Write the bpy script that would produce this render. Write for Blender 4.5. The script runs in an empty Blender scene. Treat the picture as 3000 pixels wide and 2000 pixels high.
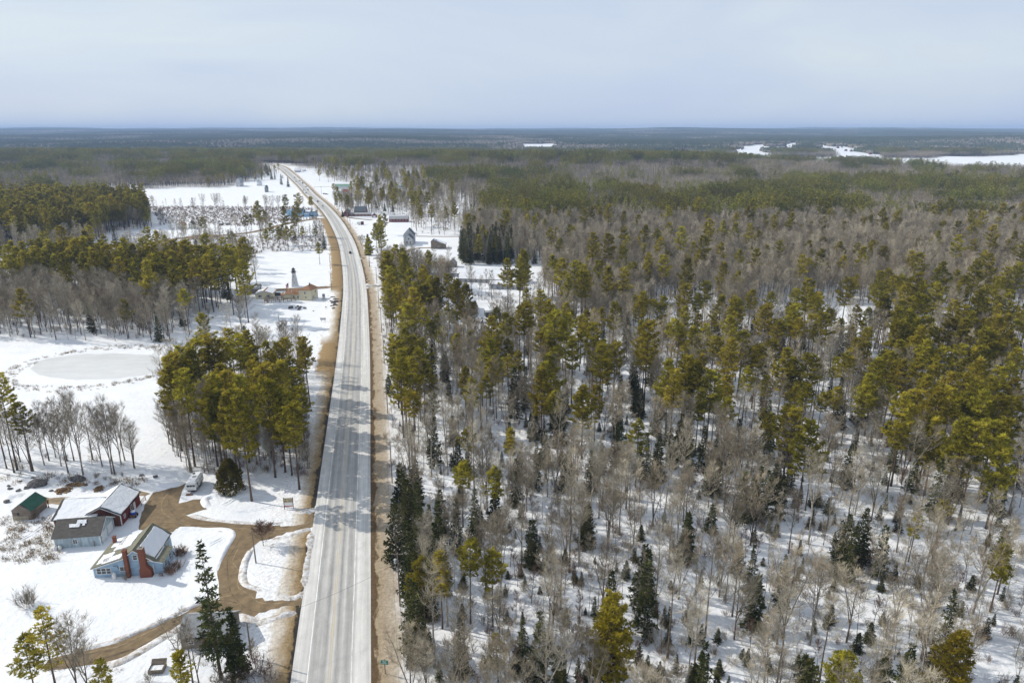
import bpy, bmesh, math, random, time
import numpy as np
from mathutils import Vector, Matrix, noise as mnoise
from mathutils.geometry import tessellate_polygon
R = math.radians
random.seed(7); rng = np.random.default_rng(11)
SC = bpy.context.scene
COL = SC.collection
# ------------------------------------------------------------------ camera, sky, sun, exposure
CAM_H = 88.0; FPX = 2000.0; PITCH = math.atan((1000 - 382) / FPX)
cam_d = bpy.data.cameras.new('camera'); cam_d.lens = 24; cam_d.sensor_width = 36
cam_d.clip_start = 0.5; cam_d.clip_end = 60000
cam = bpy.data.objects.new('camera', cam_d); COL.objects.link(cam)
cam.location = (0, 0, CAM_H); cam.rotation_euler = (math.pi / 2 - PITCH, 0, 0)
SC.camera = cam
SUN_EL, SUN_AZ = R(35), R(-72)          # azimuth from +Y (forward) towards +X; the sun stands left, a little ahead
W = bpy.data.worlds.new('World'); SC.world = W; W.use_nodes = True
def build_world():
    nt = W.node_tree; nt.nodes.clear(); N = nt.nodes.new; L = nt.links.new
    out = N('ShaderNodeOutputWorld'); bg = N('ShaderNodeBackground'); bg.inputs['Strength'].default_value = 0.105
    sky = N('ShaderNodeTexSky'); sky.sky_type = 'NISHITA'; sky.sun_disc = False
    sky.sun_elevation = SUN_EL; sky.sun_rotation = SUN_AZ; sky.air_density = 1.0; sky.dust_density = 1.0; sky.ozone_density = 1.5
    tc = N('ShaderNodeTexCoord'); mp = N('ShaderNodeMapping'); mp.inputs['Scale'].default_value = (1.0, 1.3, 4.5)
    nz = N('ShaderNodeTexNoise'); nz.inputs['Scale'].default_value = 1.7; nz.inputs['Detail'].default_value = 5; nz.inputs['Roughness'].default_value = .5
    nz.inputs['Distortion'].default_value = .6
    L(tc.outputs['Generated'], mp.inputs['Vector']); L(mp.outputs['Vector'], nz.inputs['Vector'])
    cl = N('ShaderNodeValToRGB'); e = cl.color_ramp.elements                  # thin high cloud veil
    e[0].position = .30; e[0].color = (5.6, 6.5, 8.4, 1); e[1].position = .70; e[1].color = (7.4, 8.1, 8.5, 1)
    L(nz.outputs['Fac'], cl.inputs['Fac'])
    mx = N('ShaderNodeMixRGB'); mx.inputs['Fac'].default_value = .86
    L(sky.outputs['Color'], mx.inputs['Color1']); L(cl.outputs['Color'], mx.inputs['Color2'])
    L(mx.outputs['Color'], bg.inputs['Color']); L(bg.outputs['Background'], out.inputs['Surface'])
build_world()
sun_d = bpy.data.lights.new('sun', 'SUN'); sun_d.energy = 4.6; sun_d.angle = R(0.6); sun_d.color = (1.0, .94, .83)
sun = bpy.data.objects.new('sun', sun_d); COL.objects.link(sun)
sdir = Vector((math.sin(SUN_AZ) * math.cos(SUN_EL), math.cos(SUN_AZ) * math.cos(SUN_EL), math.sin(SUN_EL)))
sun.rotation_euler = sdir.to_track_quat('Z', 'Y').to_euler()
vs = SC.view_settings; vs.view_transform = 'Standard'; vs.look = 'None'; vs.exposure = 0.0; vs.gamma = 1.0; vs.use_curve_mapping = False
cy = SC.cycles
cy.max_bounces = 4; cy.diffuse_bounces = 2; cy.glossy_bounces = 2; cy.transmission_bounces = 2; cy.transparent_max_bounces = 6; cy.volume_bounces = 0
cy.use_light_tree = False; cy.caustics_reflective = False; cy.caustics_refractive = False

# ------------------------------------------------------------------ pixel <-> ground
CT, ST = math.cos(PITCH), math.sin(PITCH)
def G(px, py, z=0.0):
    """point at height z that pixel (px,py) of the 3000x2000 photograph looks at"""
    u = (px - 1500) / FPX; v = (py - 1000) / FPX
    t = (z - CAM_H) / (-ST - v * CT)
    return Vector((u * t, (CT - v * ST) * t, z))
def proj(x, y, z=0.0):
    d = y * CT - (z - CAM_H) * ST
    return 1500 + FPX * x / d, 1000 + FPX * (-y * ST - (z - CAM_H) * CT) / d
def zoomed(lst, s, ox, oy): return [(ox + a / s, oy + b / s) for a, b in lst]
def in_poly(px, py, poly):
    px = np.asarray(px, float); py = np.asarray(py, float); ins = np.zeros(px.shape, bool)
    n = len(poly)
    for i in range(n):
        x0, y0 = poly[i]; x1, y1 = poly[(i + 1) % n]
        if y0 == y1: continue
        c = ((y0 > py) != (y1 > py)) & (px < (x1 - x0) * (py - y0) / (y1 - y0) + x0)
        ins ^= c
    return ins
def vnoise(x, y, s, seed=0):
    """smooth value noise 0..1, vectorised"""
    x = np.asarray(x, float) / s + seed * 17.3; y = np.asarray(y, float) / s - seed * 9.1
    xi = np.floor(x); yi = np.floor(y); fx = x - xi; fy = y - yi
    fx = fx * fx * (3 - 2 * fx); fy = fy * fy * (3 - 2 * fy)
    def hsh(a, b):
        h = np.sin(a * 127.1 + b * 311.7 + seed * 74.7) * 43758.5453
        return h - np.floor(h)
    a = hsh(xi, yi); b = hsh(xi + 1, yi); c = hsh(xi, yi + 1); d = hsh(xi + 1, yi + 1)
    return (a * (1 - fx) + b * fx) * (1 - fy) + (c * (1 - fx) + d * fx) * fy
def sstep(a, b, x):
    t = np.clip((np.asarray(x, float) - a) / (b - a), 0, 1); return t * t * (3 - 2 * t)
def hgt(x, y):
    """terrain height: flat near, a wooded ridge, a lake basin, then rolling hills up to the horizon"""
    x = np.asarray(x, float); y = np.asarray(y, float)
    h = 20 * np.exp(-((y - 1560) / 230) ** 2) * sstep(-900, -300, x) * (1 - sstep(250, 900, x))
    h = h + 15 * np.exp(-((y - 1900) / 350) ** 2) * (1 - sstep(-900, -300, x))
    far = sstep(2700, 12500, y)
    h = h + far * (66 + 44 * (vnoise(x, y, 2300, 1) - .5) + 26 * (vnoise(x, y, 900, 2) - .5))
    h = h + sstep(2600, 3800, y) * (26 * vnoise(x, y, 900, 3) + 24 * vnoise(x, y, 1700, 5))
    return h
def hz(x, y): return float(hgt(x, y))

# ------------------------------------------------------------------ materials
MATS = {}
def mat(name, col, rough=.85, var=.12, scale=2.0, bump=0.0, bscale=None, rnd=0.0, spec=.25, stretch=(1, 1, 1), col2=None, metal=0.0, lo=.38, hi=.62):
    m = bpy.data.materials.new(name); m.use_nodes = True; MATS[name] = m
    nt = m.node_tree; N = nt.nodes.new; L = nt.links.new; b = nt.nodes['Principled BSDF']
    b.inputs['Roughness'].default_value = rough; b.inputs['Specular IOR Level'].default_value = spec; b.inputs['Metallic'].default_value = metal
    tc = N('ShaderNodeTexCoord'); mp = N('ShaderNodeMapping'); mp.inputs['Scale'].default_value = stretch
    L(tc.outputs['Object'], mp.inputs['Vector'])
    nz = N('ShaderNodeTexNoise'); nz.inputs['Scale'].default_value = scale; nz.inputs['Detail'].default_value = 5; nz.inputs['Roughness'].default_value = .62
    L(mp.outputs['Vector'], nz.inputs['Vector'])
    cr = N('ShaderNodeValToRGB'); e = cr.color_ramp.elements
    c2 = col2 if col2 else tuple(c * (1 - 2 * var) for c in col)
    c1 = col if col2 else tuple(min(1, c * (1 + var)) for c in col)
    e[0].position = lo; e[0].color = (*c2, 1); e[1].position = hi; e[1].color = (*c1, 1)
    L(nz.outputs['Fac'], cr.inputs['Fac']); src = cr.outputs['Color']
    if rnd:
        oi = N('ShaderNodeObjectInfo'); mr = N('ShaderNodeMapRange'); mr.inputs['To Min'].default_value = 1 - rnd; mr.inputs['To Max'].default_value = 1 + rnd
        L(oi.outputs['Random'], mr.inputs['Value'])
        hs = N('ShaderNodeHueSaturation'); L(mr.outputs['Result'], hs.inputs['Value']); L(src, hs.inputs['Color']); src = hs.outputs['Color']
    L(src, b.inputs['Base Color'])
    if bump:
        bn = N('ShaderNodeBump'); bn.inputs['Strength'].default_value = 1.0; bn.inputs['Distance'].default_value = bump
        n2 = N('ShaderNodeTexNoise'); n2.inputs['Scale'].default_value = bscale or scale * 3; n2.inputs['Detail'].default_value = 4
        L(mp.outputs['Vector'], n2.inputs['Vector']); L(n2.outputs['Fac'], bn.inputs['Height']); L(bn.outputs['Normal'], b.inputs['Normal'])
    return m
def foliage(name, c_dark, c_light, rnd=.25, trans=.3, hue=.02):
    m = bpy.data.materials.new(name); m.use_nodes = True; MATS[name] = m
    nt = m.node_tree; nt.nodes.clear(); N = nt.nodes.new; L = nt.links.new
    out = N('ShaderNodeOutputMaterial'); mx = N('ShaderNodeMixShader'); mx.inputs['Fac'].default_value = trans
    d = N('ShaderNodeBsdfDiffuse'); t = N('ShaderNodeBsdfTranslucent')
    tc = N('ShaderNodeTexCoord'); nz = N('ShaderNodeTexNoise'); nz.inputs['Scale'].default_value = .55; nz.inputs['Detail'].default_value = 4
    L(tc.outputs['Object'], nz.inputs['Vector'])
    cr = N('ShaderNodeValToRGB'); e = cr.color_ramp.elements; e[0].position = .36; e[0].color = (*c_dark, 1); e[1].position = .64; e[1].color = (*c_light, 1)
    L(nz.outputs['Fac'], cr.inputs['Fac'])
    oi = N('ShaderNodeObjectInfo'); mr = N('ShaderNodeMapRange'); mr.inputs['To Min'].default_value = 1 - rnd; mr.inputs['To Max'].default_value = 1 + rnd
    L(oi.outputs['Random'], mr.inputs['Value'])
    m2 = N('ShaderNodeMath'); m2.operation = 'MULTIPLY'; m2.inputs[1].default_value = 7.31; L(oi.outputs['Random'], m2.inputs[0])
    fr = N('ShaderNodeMath'); fr.operation = 'FRACT'; L(m2.outputs[0], fr.inputs[0])
    mh = N('ShaderNodeMapRange'); mh.inputs['To Min'].default_value = .5 - hue * .3; mh.inputs['To Max'].default_value = .5 + hue * 1.5; L(fr.outputs[0], mh.inputs['Value'])
    hs = N('ShaderNodeHueSaturation'); L(mr.outputs['Result'], hs.inputs['Value']); L(mh.outputs['Result'], hs.inputs['Hue']); L(cr.outputs['Color'], hs.inputs['Color'])
    L(hs.outputs['Color'], d.inputs['Color']); L(hs.outputs['Color'], t.inputs['Color'])
    L(d.outputs[0], mx.inputs[1]); L(t.outputs[0], mx.inputs[2]); L(mx.outputs[0], out.inputs['Surface'])
    return m
def snow_mat(name, litter=False, dirty=None):
    m = bpy.data.materials.new(name); m.use_nodes = True; MATS[name] = m
    nt = m.node_tree; N = nt.nodes.new; L = nt.links.new; b = nt.nodes['Principled BSDF']
    b.inputs['Roughness'].default_value = .62; b.inputs['Specular IOR Level'].default_value = .2
    tc = N('ShaderNodeTexCoord')
    n1 = N('ShaderNodeTexNoise'); n1.inputs['Scale'].default_value = .12; n1.inputs['Detail'].default_value = 6; n1.inputs['Roughness'].default_value = .6
    L(tc.outputs['Object'], n1.inputs['Vector'])
    cr = N('ShaderNodeValToRGB'); e = cr.color_ramp.elements
    e[0].position = .3; e[0].color = (.67, .69, .73, 1); e[1].position = .7; e[1].color = (.77, .78, .79, 1)
    L(n1.outputs['Fac'], cr.inputs['Fac']); src = cr.outputs['Color']
    if dirty:
        n3 = N('ShaderNodeTexNoise'); n3.inputs['Scale'].default_value = .9; n3.inputs['Detail'].default_value = 8; n3.inputs['Roughness'].default_value = .75
        L(tc.outputs['Object'], n3.inputs['Vector'])
        c3 = N('ShaderNodeValToRGB'); k = c3.color_ramp.elements; k[0].position = dirty[0]; k[0].color = (0, 0, 0, 1); k[1].position = dirty[1]; k[1].color = (1, 1, 1, 1)
        L(n3.outputs['Fac'], c3.inputs['Fac'])
        mx = N('ShaderNodeMixRGB'); mx.inputs['Color2'].default_value = (*dirty[2], 1); L(c3.outputs['Color'], mx.inputs['Fac']); L(src, mx.inputs['Color1']); src = mx.outputs['Color']
    if litter:
        at = N('ShaderNodeAttribute'); at.attribute_name = 'litter'
        n3 = N('ShaderNodeTexNoise'); n3.inputs['Scale'].default_value = .35; n3.inputs['Detail'].default_value = 8; n3.inputs['Roughness'].default_value = .7
        L(tc.outputs['Object'], n3.inputs['Vector'])
        mr = N('ShaderNodeMapRange'); mr.inputs['From Min'].default_value = .35; mr.inputs['From Max'].default_value = .65; L(n3.outputs['Fac'], mr.inputs['Value'])
        ad = N('ShaderNodeMath'); ad.operation = 'ADD'; L(mr.outputs['Result'], ad.inputs[0]); L(at.outputs['Fac'], ad.inputs[1])
        sb = N('ShaderNodeMath'); sb.operation = 'SUBTRACT'; sb.inputs[1].default_value = 1.0; sb.use_clamp = True; L(ad.outputs[0], sb.inputs[0])
        mx = N('ShaderNodeMixRGB'); mx.inputs['Color2'].default_value = (.24, .20, .155, 1); L(sb.outputs[0], mx.inputs['Fac']); L(src, mx.inputs['Color1']); src = mx.outputs['Color']
    L(src, b.inputs['Base Color'])
    bn = N('ShaderNodeBump'); bn.inputs['Distance'].default_value = .30; bn.inputs['Strength'].default_value = .9
    n2 = N('ShaderNodeTexNoise'); n2.inputs['Scale'].default_value = .8; n2.inputs['Detail'].default_value = 7; n2.inputs['Roughness'].default_value = .6
    L(tc.outputs['Object'], n2.inputs['Vector']); L(n2.outputs['Fac'], bn.inputs['Height']); L(bn.outputs['Normal'], b.inputs['Normal'])
    return m
snow_mat('snow_ground', litter=True)
snow_mat('snow_clean')
snow_mat('snow_dirty', dirty=(.40, .66, (.26, .19, .12)))
mat('gravel', (.24, .17, .095), var=.2, scale=.6, bump=.05, bscale=3, col2=(.115, .085, .05), lo=.3, hi=.7)
mat('mud_lane', (.25, .165, .085), scale=.8, bump=.08, bscale=1.5, col2=(.10, .066, .035), stretch=(1, 1, 1), lo=.35, hi=.65)
mat('ice', (.66, .67, .67), rough=.35, scale=.25, col2=(.56, .565, .56), spec=.4, stretch=(.4, 1, 1), lo=.3, hi=.7)
mat('bark', (.15, .118, .09), var=.25, scale=3, rnd=.25)
mat('bark_pale', (.36, .325, .275), var=.25, scale=2.5, rnd=.25)
mat('twig', (.285, .24, .172), var=.2, scale=.6, rnd=.28)
mat('twig_pale', (.425, .375, .285), var=.18, scale=.6, rnd=.22)
mat('twig_red', (.20, .125, .09), var=.2, scale=.6, rnd=.25)
mat('pine_bark', (.115, .082, .062), var=.25, scale=3, rnd=.2)
foliage('pine_needles', (.145, .130, .024), (.45, .365, .045), rnd=.36, trans=.45, hue=.010)
foliage('pine_far', (.095, .094, .024), (.31, .265, .045), rnd=.3, trans=.30, hue=.02)
foliage('pine_gold', (.20, .165, .022), (.44, .34, .035), rnd=.15, trans=.45, hue=.01)
foliage('spruce_needles', (.026, .034, .013), (.115, .112, .034), rnd=.3, trans=.15, hue=.02)
foliage('cedar_leaf', (.07, .062, .014), (.18, .14, .028), rnd=.1, trans=.2, hue=.01)
foliage('dead_grass', (.17, .115, .06), (.36, .27, .15), rnd=.2, trans=.25, hue=.01)
mat('glass', (.035, .045, .06), rough=.12, var=.1, spec=.6)
mat('white_paint', (.76, .76, .74), var=.05, scale=1.5)
mat('blue_clapboard', (.31, .44, .56), var=.10, scale=1.2, stretch=(.4, .4, 3), bump=.012, bscale=6)
mat('sky_clapboard', (.30, .52, .72), var=.08, scale=.5)
mat('grey_blue_siding', (.40, .47, .50), var=.14, scale=1.0, stretch=(2, 2, .3))
mat('red_siding', (.19, .04, .035), var=.15, scale=1.0)
mat('brown_boards', (.16, .062, .045), var=.2, scale=1.0, stretch=(3, 3, .4))
mat('cream_siding', (.66, .60, .42), var=.05, scale=.8)
mat('yellow_white', (.70, .68, .56), var=.06, scale=.8)
mat('white_siding', (.70, .72, .73), var=.06, scale=.8)
mat('grey_siding', (.26, .28, .32), var=.10, scale=.8)
mat('pale_grey_siding', (.50, .51, .52), var=.1, scale=.8)
mat('weathered_boards', (.29, .24, .19), scale=.8, stretch=(.5, .5, 5), col2=(.12, .095, .075), bump=.02, bscale=4, lo=.3, hi=.7)
mat('grey_boards', (.27, .245, .22), scale=.8, stretch=(.5, .5, 5), col2=(.13, .115, .10), bump=.02, bscale=4, lo=.3, hi=.7)
mat('pale_boards', (.46, .40, .30), scale=.8, stretch=(4, 4, .6), col2=(.25, .21, .15), lo=.3, hi=.7)
mat('roof_green_grey', (.165, .16, .115), var=.12, scale=1.6, bump=.015, bscale=8)
mat('roof_dark', (.06, .06, .062), var=.15, scale=1.6)
mat('roof_shingle', (.125, .112, .10), scale=1.1, stretch=(1, 3.5, 1), col2=(.062, .058, .054), bump=.02, bscale=6, lo=.3, hi=.7)
mat('roof_slate', (.10, .12, .14), var=.15, scale=.8)
mat('roof_grey', (.30, .31, .32), var=.12, scale=.8)
mat('roof_brown', (.26, .14, .075), var=.14, scale=1.0)
mat('roof_green', (.03, .105, .07), var=.1, scale=1.0, rough=.5)
mat('roof_sage', (.19, .30, .23), var=.1, scale=.5, rough=.5)
mat('roof_teal', (.05, .27, .23), var=.1, scale=.5, rough=.5)
mat('roof_red', (.55, .03, .05), var=.1, scale=.5, rough=.5)
mat('brick', (.21, .075, .045), var=.2, scale=9, bump=.01, bscale=14)
mat('concrete', (.33, .30, .26), var=.15, scale=1.5)
mat('wood_brown', (.20, .115, .065), var=.2, scale=2, stretch=(.6, .6, 4))
mat('log_end', (.34, .23, .12), var=.3, scale=3, rnd=.3)
mat('pole_wood', (.23, .19, .15), var=.18, scale=1.5, stretch=(3, 3, .3))
mat('wire', (.05, .05, .055), rough=.5, var=.05)
mat('metal_grey', (.45, .47, .49), rough=.45, var=.05, metal=.5)
mat('dark_metal', (.045, .045, .05), rough=.5, var=.1)
mat('rubber', (.02, .02, .02), rough=.8, var=.1)
mat('sign_cream', (.55, .47, .30), var=.04)
mat('sign_green', (.01, .23, .17), var=.05, rough=.5)
mat('sign_brown', (.20, .085, .035), var=.05)
mat('sign_leaf', (.06, .22, .06), var=.05)
mat('sign_red', (.42, .02, .04), var=.05)
mat('sign_grey', (.22, .22, .21), var=.05)
mat('flag_red', (.55, .03, .05), var=.05)
mat('flag_blue', (.03, .05, .2), var=.05)
mat('tarp_blue', (.02, .09, .5), var=.1, rough=.5)
mat('propane_white', (.72, .72, .70), rough=.4, var=.06)
mat('rock', (.135, .125, .12), var=.3, scale=2.0, bump=.06, bscale=3)
mat('gravel_heap', (.33, .32, .31), var=.15, scale=.6, bump=.1, bscale=2)
mat('orange_paint', (.6, .12, .03), var=.05)
PAINTS = {}
def paint(name, c, rough=.3):
    if name not in PAINTS:
        PAINTS[name] = mat('paint_' + name, c, rough=rough, var=.03, spec=.5)
    return PAINTS[name]

# ------------------------------------------------------------------ mesh helpers
class MB:
    def __init__(s): s.v = []; s.f = []; s.m = []
    def add(s, vs, fs, mi=0):
        o = len(s.v); s.v.extend(vs); s.f.extend([tuple(i + o for i in f) for f in fs]); s.m.extend([mi] * len(fs)); return s
    def box(s, x0, x1, y0, y1, z0, z1, mi=0):
        vs = [(x, y, z) for z in (z0, z1) for y in (y0, y1) for x in (x0, x1)]
        return s.add(vs, [(0, 2, 3, 1), (4, 5, 7, 6), (0, 1, 5, 4), (2, 6, 7, 3), (0, 4, 6, 2), (1, 3, 7, 5)], mi)
    def obox(s, c, ax, ay, az, mi=0):
        """oriented box, centre and three half axes"""
        c, ax, ay, az = map(Vector, (c, ax, ay, az))
        vs = [tuple(c + a * ax + b * ay + d * az) for d in (-1, 1) for b in (-1, 1) for a in (-1, 1)]
        return s.add(vs, [(0, 2, 3, 1), (4, 5, 7, 6), (0, 1, 5, 4), (2, 6, 7, 3), (0, 4, 6, 2), (1, 3, 7, 5)], mi)
    def prism(s, poly, a0, a1, axis='x', mi=0):
        """polygon of (p,z) pairs extruded along axis from a0 to a1"""
        n = len(poly); pt = (lambda a, p, z: (a, p, z)) if axis == 'x' else (lambda a, p, z: (p, a, z))
        vs = [pt(a0, p, z) for p, z in poly] + [pt(a1, p, z) for p, z in poly]
        fs = [tuple(range(n))[::-1], tuple(range(n, 2 * n))] + [(i, (i + 1) % n, n + (i + 1) % n, n + i) for i in range(n)]
        return s.add(vs, fs, mi)
    def tube(s, pts, rad, n=5, mi=0, cap=False):
        pts = [Vector(p) for p in pts]; o = len(s.v); k = len(pts); ref = None
        for i, p in enumerate(pts):
            d = (pts[min(i + 1, k - 1)] - pts[max(i - 1, 0)])
            d = d.normalized() if d.length > 1e-9 else Vector((0, 0, 1))
            if ref is None: ref = d.orthogonal().normalized()
            a = (ref - d * ref.dot(d)); a = a.normalized() if a.length > 1e-6 else d.orthogonal().normalized()
            b = d.cross(a); ref = a
            if i == k - 1 and rad[i] < 1e-5:
                s.v.append(tuple(p)); break
            for j in range(n):
                t = 2 * math.pi * j / n
                s.v.append(tuple(p + (a * math.cos(t) + b * math.sin(t)) * rad[i]))
        tip = len(s.v) - o != k * n
        for i in range(k - 1):
            for j in range(n):
                j2 = (j + 1) % n
                if tip and i == k - 2:
                    s.f.append((o + i * n + j, o + i * n + j2, o + (k - 1) * n))
                else:
                    s.f.append((o + i * n + j, o + i * n + j2, o + (i + 1) * n + j2, o + (i + 1) * n + j))
                s.m.append(mi)
        if cap:
            s.f.append(tuple(o + j for j in range(n))[::-1]); s.m.append(mi)
            if not tip: s.f.append(tuple(o + (k - 1) * n + j for j in range(n))); s.m.append(mi)
        return s
    def lathe(s, prof, n=16, c=(0, 0, 0), mi=0):
        o = len(s.v)
        for r, z in prof:
            for j in range(n):
                t = 2 * math.pi * j / n; s.v.append((c[0] + r * math.cos(t), c[1] + r * math.sin(t), c[2] + z))
        for i in range(len(prof) - 1):
            for j in range(n):
                j2 = (j + 1) % n; s.f.append((o + i * n + j, o + i * n + j2, o + (i + 1) * n + j2, o + (i + 1) * n + j)); s.m.append(mi)
        s.f.append(tuple(o + j for j in range(n))[::-1]); s.m.append(mi)
        k = len(prof) - 1; s.f.append(tuple(o + k * n + j for j in range(n))); s.m.append(mi)
        return s
    def mesh(s, name, mats):
        me = bpy.data.meshes.new(name); me.from_pydata(s.v, [], s.f)
        for m in mats: me.materials.append(MATS[m] if isinstance(m, str) else m)
        if len(mats) > 1: me.polygons.foreach_set('material_index', s.m)
        me.update(); return me
    def build(s, name, mats, parent=None, label=None, smooth=False):
        if not isinstance(mats, (list, tuple)): mats = [mats]
        me = s.mesh(name, mats)
        if smooth: me.polygons.foreach_set('use_smooth', [True] * len(me.polygons))
        o = bpy.data.objects.new(name, me); COL.objects.link(o)
        if parent: o.parent = parent
        if label: o['label'] = label
        return o
def fix_normals(o):
    bm = bmesh.new(); bm.from_mesh(o.data); bmesh.ops.recalc_face_normals(bm, faces=bm.faces); bm.to_mesh(o.data); bm.free(); return o
def tag(o, label, cat, group=None):
    o['label'] = label; o['category'] = cat
    if group: o['group'] = group
    return o
def struct(o): o['kind'] = 'structure'; return o
def stuff(o, label, cat): o['kind'] = 'stuff'; o['label'] = label; o['category'] = cat; return o
def thing(name, label, cat, loc=(0, 0, 0), rz=0.0, group=None):
    o = bpy.data.objects.new(name, None); o.empty_display_size = .5; COL.objects.link(o)
    o.location = loc; o.rotation_euler = (0, 0, rz); return tag(o, label, cat, group)
def spline(pts, step):
    """Catmull-Rom through 2-D points, resampled about every step metres"""
    P = [np.array(p[:2], float) for p in pts]; P = [2 * P[0] - P[1]] + P + [2 * P[-1] - P[-2]]; out = []
    for i in range(1, len(P) - 2):
        n = max(2, int(np.linalg.norm(P[i + 1] - P[i]) / step))
        for k in range(n):
            t = k / n
            out.append(.5 * ((2 * P[i]) + (P[i + 1] - P[i - 1]) * t + (2 * P[i - 1] - 5 * P[i] + 4 * P[i + 1] - P[i + 2]) * t * t + (3 * P[i] - P[i - 1] - 3 * P[i + 1] + P[i + 2]) * t ** 3))
    out.append(P[-2]); return np.array(out)
def ribbon_mesh(name, path, offs, z, m, parent=None, wob=0.0, zs=None, low=None):
    """strip along path; offs = lateral offsets (right positive); UV = (lateral metres, along metres)"""
    d = np.gradient(path, axis=0); d /= np.linalg.norm(d, axis=1)[:, None]; nr = np.stack([d[:, 1], -d[:, 0]], 1)
    s = np.concatenate([[0], np.cumsum(np.linalg.norm(np.diff(path, axis=0), axis=1))])
    v = []; uv = []; n = len(path); k = len(offs)
    for i in range(n):
        for j, o in enumerate(offs):
            w = 0
            if wob and j in ((0,) if wob < 0 else (k - 1,)): w = abs(wob) * (vnoise(s[i], o, 3.0, 4) + .6 * vnoise(s[i], o, 9.0, 6) - .8)
            p = path[i] + nr[i] * (o + w); zz = z if zs is None else z + zs[j] * (.6 + .8 * float(vnoise(s[i], o, 2.2, 8)))
            if low and low(p[0], p[1]): zz = -.06
            v.append((p[0], p[1], zz + hz(p[0], p[1]))); uv.append((o + w, s[i]))
    f = [(i * k + j, i * k + j + 1, (i + 1) * k + j + 1, (i + 1) * k + j) for i in range(n - 1) for j in range(k - 1)]
    me = bpy.data.meshes.new(name); me.from_pydata(v, [], f); me.materials.append(MATS[m])
    ul = me.uv_layers.new(name='UVMap'); li = np.zeros(len(me.loops), int); me.loops.foreach_get('vertex_index', li)
    ul.data.foreach_set('uv', np.array(uv, float)[li].ravel()); me.update()
    if zs is not None: me.polygons.foreach_set('use_smooth', [True] * len(me.polygons))
    o = bpy.data.objects.new(name, me); COL.objects.link(o)
    if parent: o.parent = parent
    return o
def sheet(name, poly, z, m, rough_edge=.5, seg=1.5):
    """filled ground polygon (world xy) with a ragged outline"""
    pts = []; n = len(poly)
    for i in range(n):
        a = np.array(poly[i][:2]); b = np.array(poly[(i + 1) % n][:2]); L_ = np.linalg.norm(b - a); k = max(1, int(L_ / seg)); nn = np.array([b[1] - a[1], a[0] - b[0]]) / max(L_, 1e-6)
        for j in range(k):
            p = a + (b - a) * j / k; w = rough_edge * (vnoise(p[0], p[1], 1.7, 3) + vnoise(p[0], p[1], 5, 5) - 1)
            pts.append(p + nn * w)
    v = [Vector((p[0], p[1], z + hz(p[0], p[1]))) for p in pts]
    me = bpy.data.meshes.new(name); me.from_pydata([tuple(q) for q in v], [], [tuple(t) for t in tessellate_polygon([v])])
    me.materials.append(MATS[m]); me.update()
    o = bpy.data.objects.new(name, me); COL.objects.link(o); fix_up(o); return o
def fix_up(o):
    bm = bmesh.new(); bm.from_mesh(o.data)
    for f in bm.faces:
        if f.normal.z < 0: f.normal_flip()
    bm.to_mesh(o.data); bm.free()
# ------------------------------------------------------------------ layout traced on the ground plane
ROAD_PX = [(890, 3000), (916, 2650), (963.5, 2000), (1007.6, 1400), (1029.6, 1100), (1036.5, 969), (1038, 848), (1028, 768), (1010, 701), (977, 640.6), (942, 600), (911, 572), (887, 547), (858, 526.5), (826, 511), (784, 499)]
ROAD = spline([G(*p) for p in ROAD_PX], 5.0)
def road_off(x, y):
    """signed lateral distance from the centre line (right positive) and index, vectorised by chunks"""
    x = np.atleast_1d(np.asarray(x, float)); y = np.atleast_1d(np.asarray(y, float)); out = np.empty(x.shape)
    d = np.gradient(ROAD, axis=0); d /= np.linalg.norm(d, axis=1)[:, None]
    for a in range(0, len(x), 4000):
        X = x[a:a + 4000, None] - ROAD[None, :, 0]; Y = y[a:a + 4000, None] - ROAD[None, :, 1]
        q = X * X + Y * Y; i = q.argmin(1); r = np.arange(len(i))
        out[a:a + 4000] = np.sign(X[r, i] * d[i, 1] - Y[r, i] * d[i, 0]) * np.sqrt(q[r, i])
    return out
zv = lambda l: zoomed(l, 2.352, 0, 1350)
DRIVE_PX = zv([(2172, 338), (2060, 392), (1990, 420), (1850, 440), (1600, 425), (1450, 410), (1280, 375), (1430, 330), (1400, 262), (1330, 265), (1240, 290), (1256, 215), (1285, 150), (1230, 170), (1130, 200), (1055, 215), (1000, 300), (962, 410), (960, 470), (1100, 482), (1195, 490), (1215, 465), (1400, 474), (1560, 482), (1625, 512), (1590, 570), (1535, 665), (1500, 760), (1505, 860), (1515, 960), (1420, 985), (1330, 1012), (1230, 1062), (1090, 1130), (930, 1195), (750, 1265), (520, 1318), (345, 1362), (300, 1420), (330, 1440), (620, 1405), (820, 1370), (1000, 1272), (1150, 1185), (1245, 1120), (1350, 1060), (1480, 1040), (1590, 1042), (1740, 1098), (1900, 1075), (2040, 1030), (2082, 990), (2076, 945), (1990, 960), (1850, 910), (1700, 870), (1664, 800), (1680, 700), (1720, 605), (1790, 550), (1900, 525), (2040, 480), (2160, 452)])
POND_PX = [(90, 1082), (105, 1062), (150, 1048), (230, 1038), (330, 1034), (420, 1038), (480, 1048), (500, 1070), (480, 1088), (430, 1098), (340, 1108), (270, 1113), (180, 1110), (115, 1098)]
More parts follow.
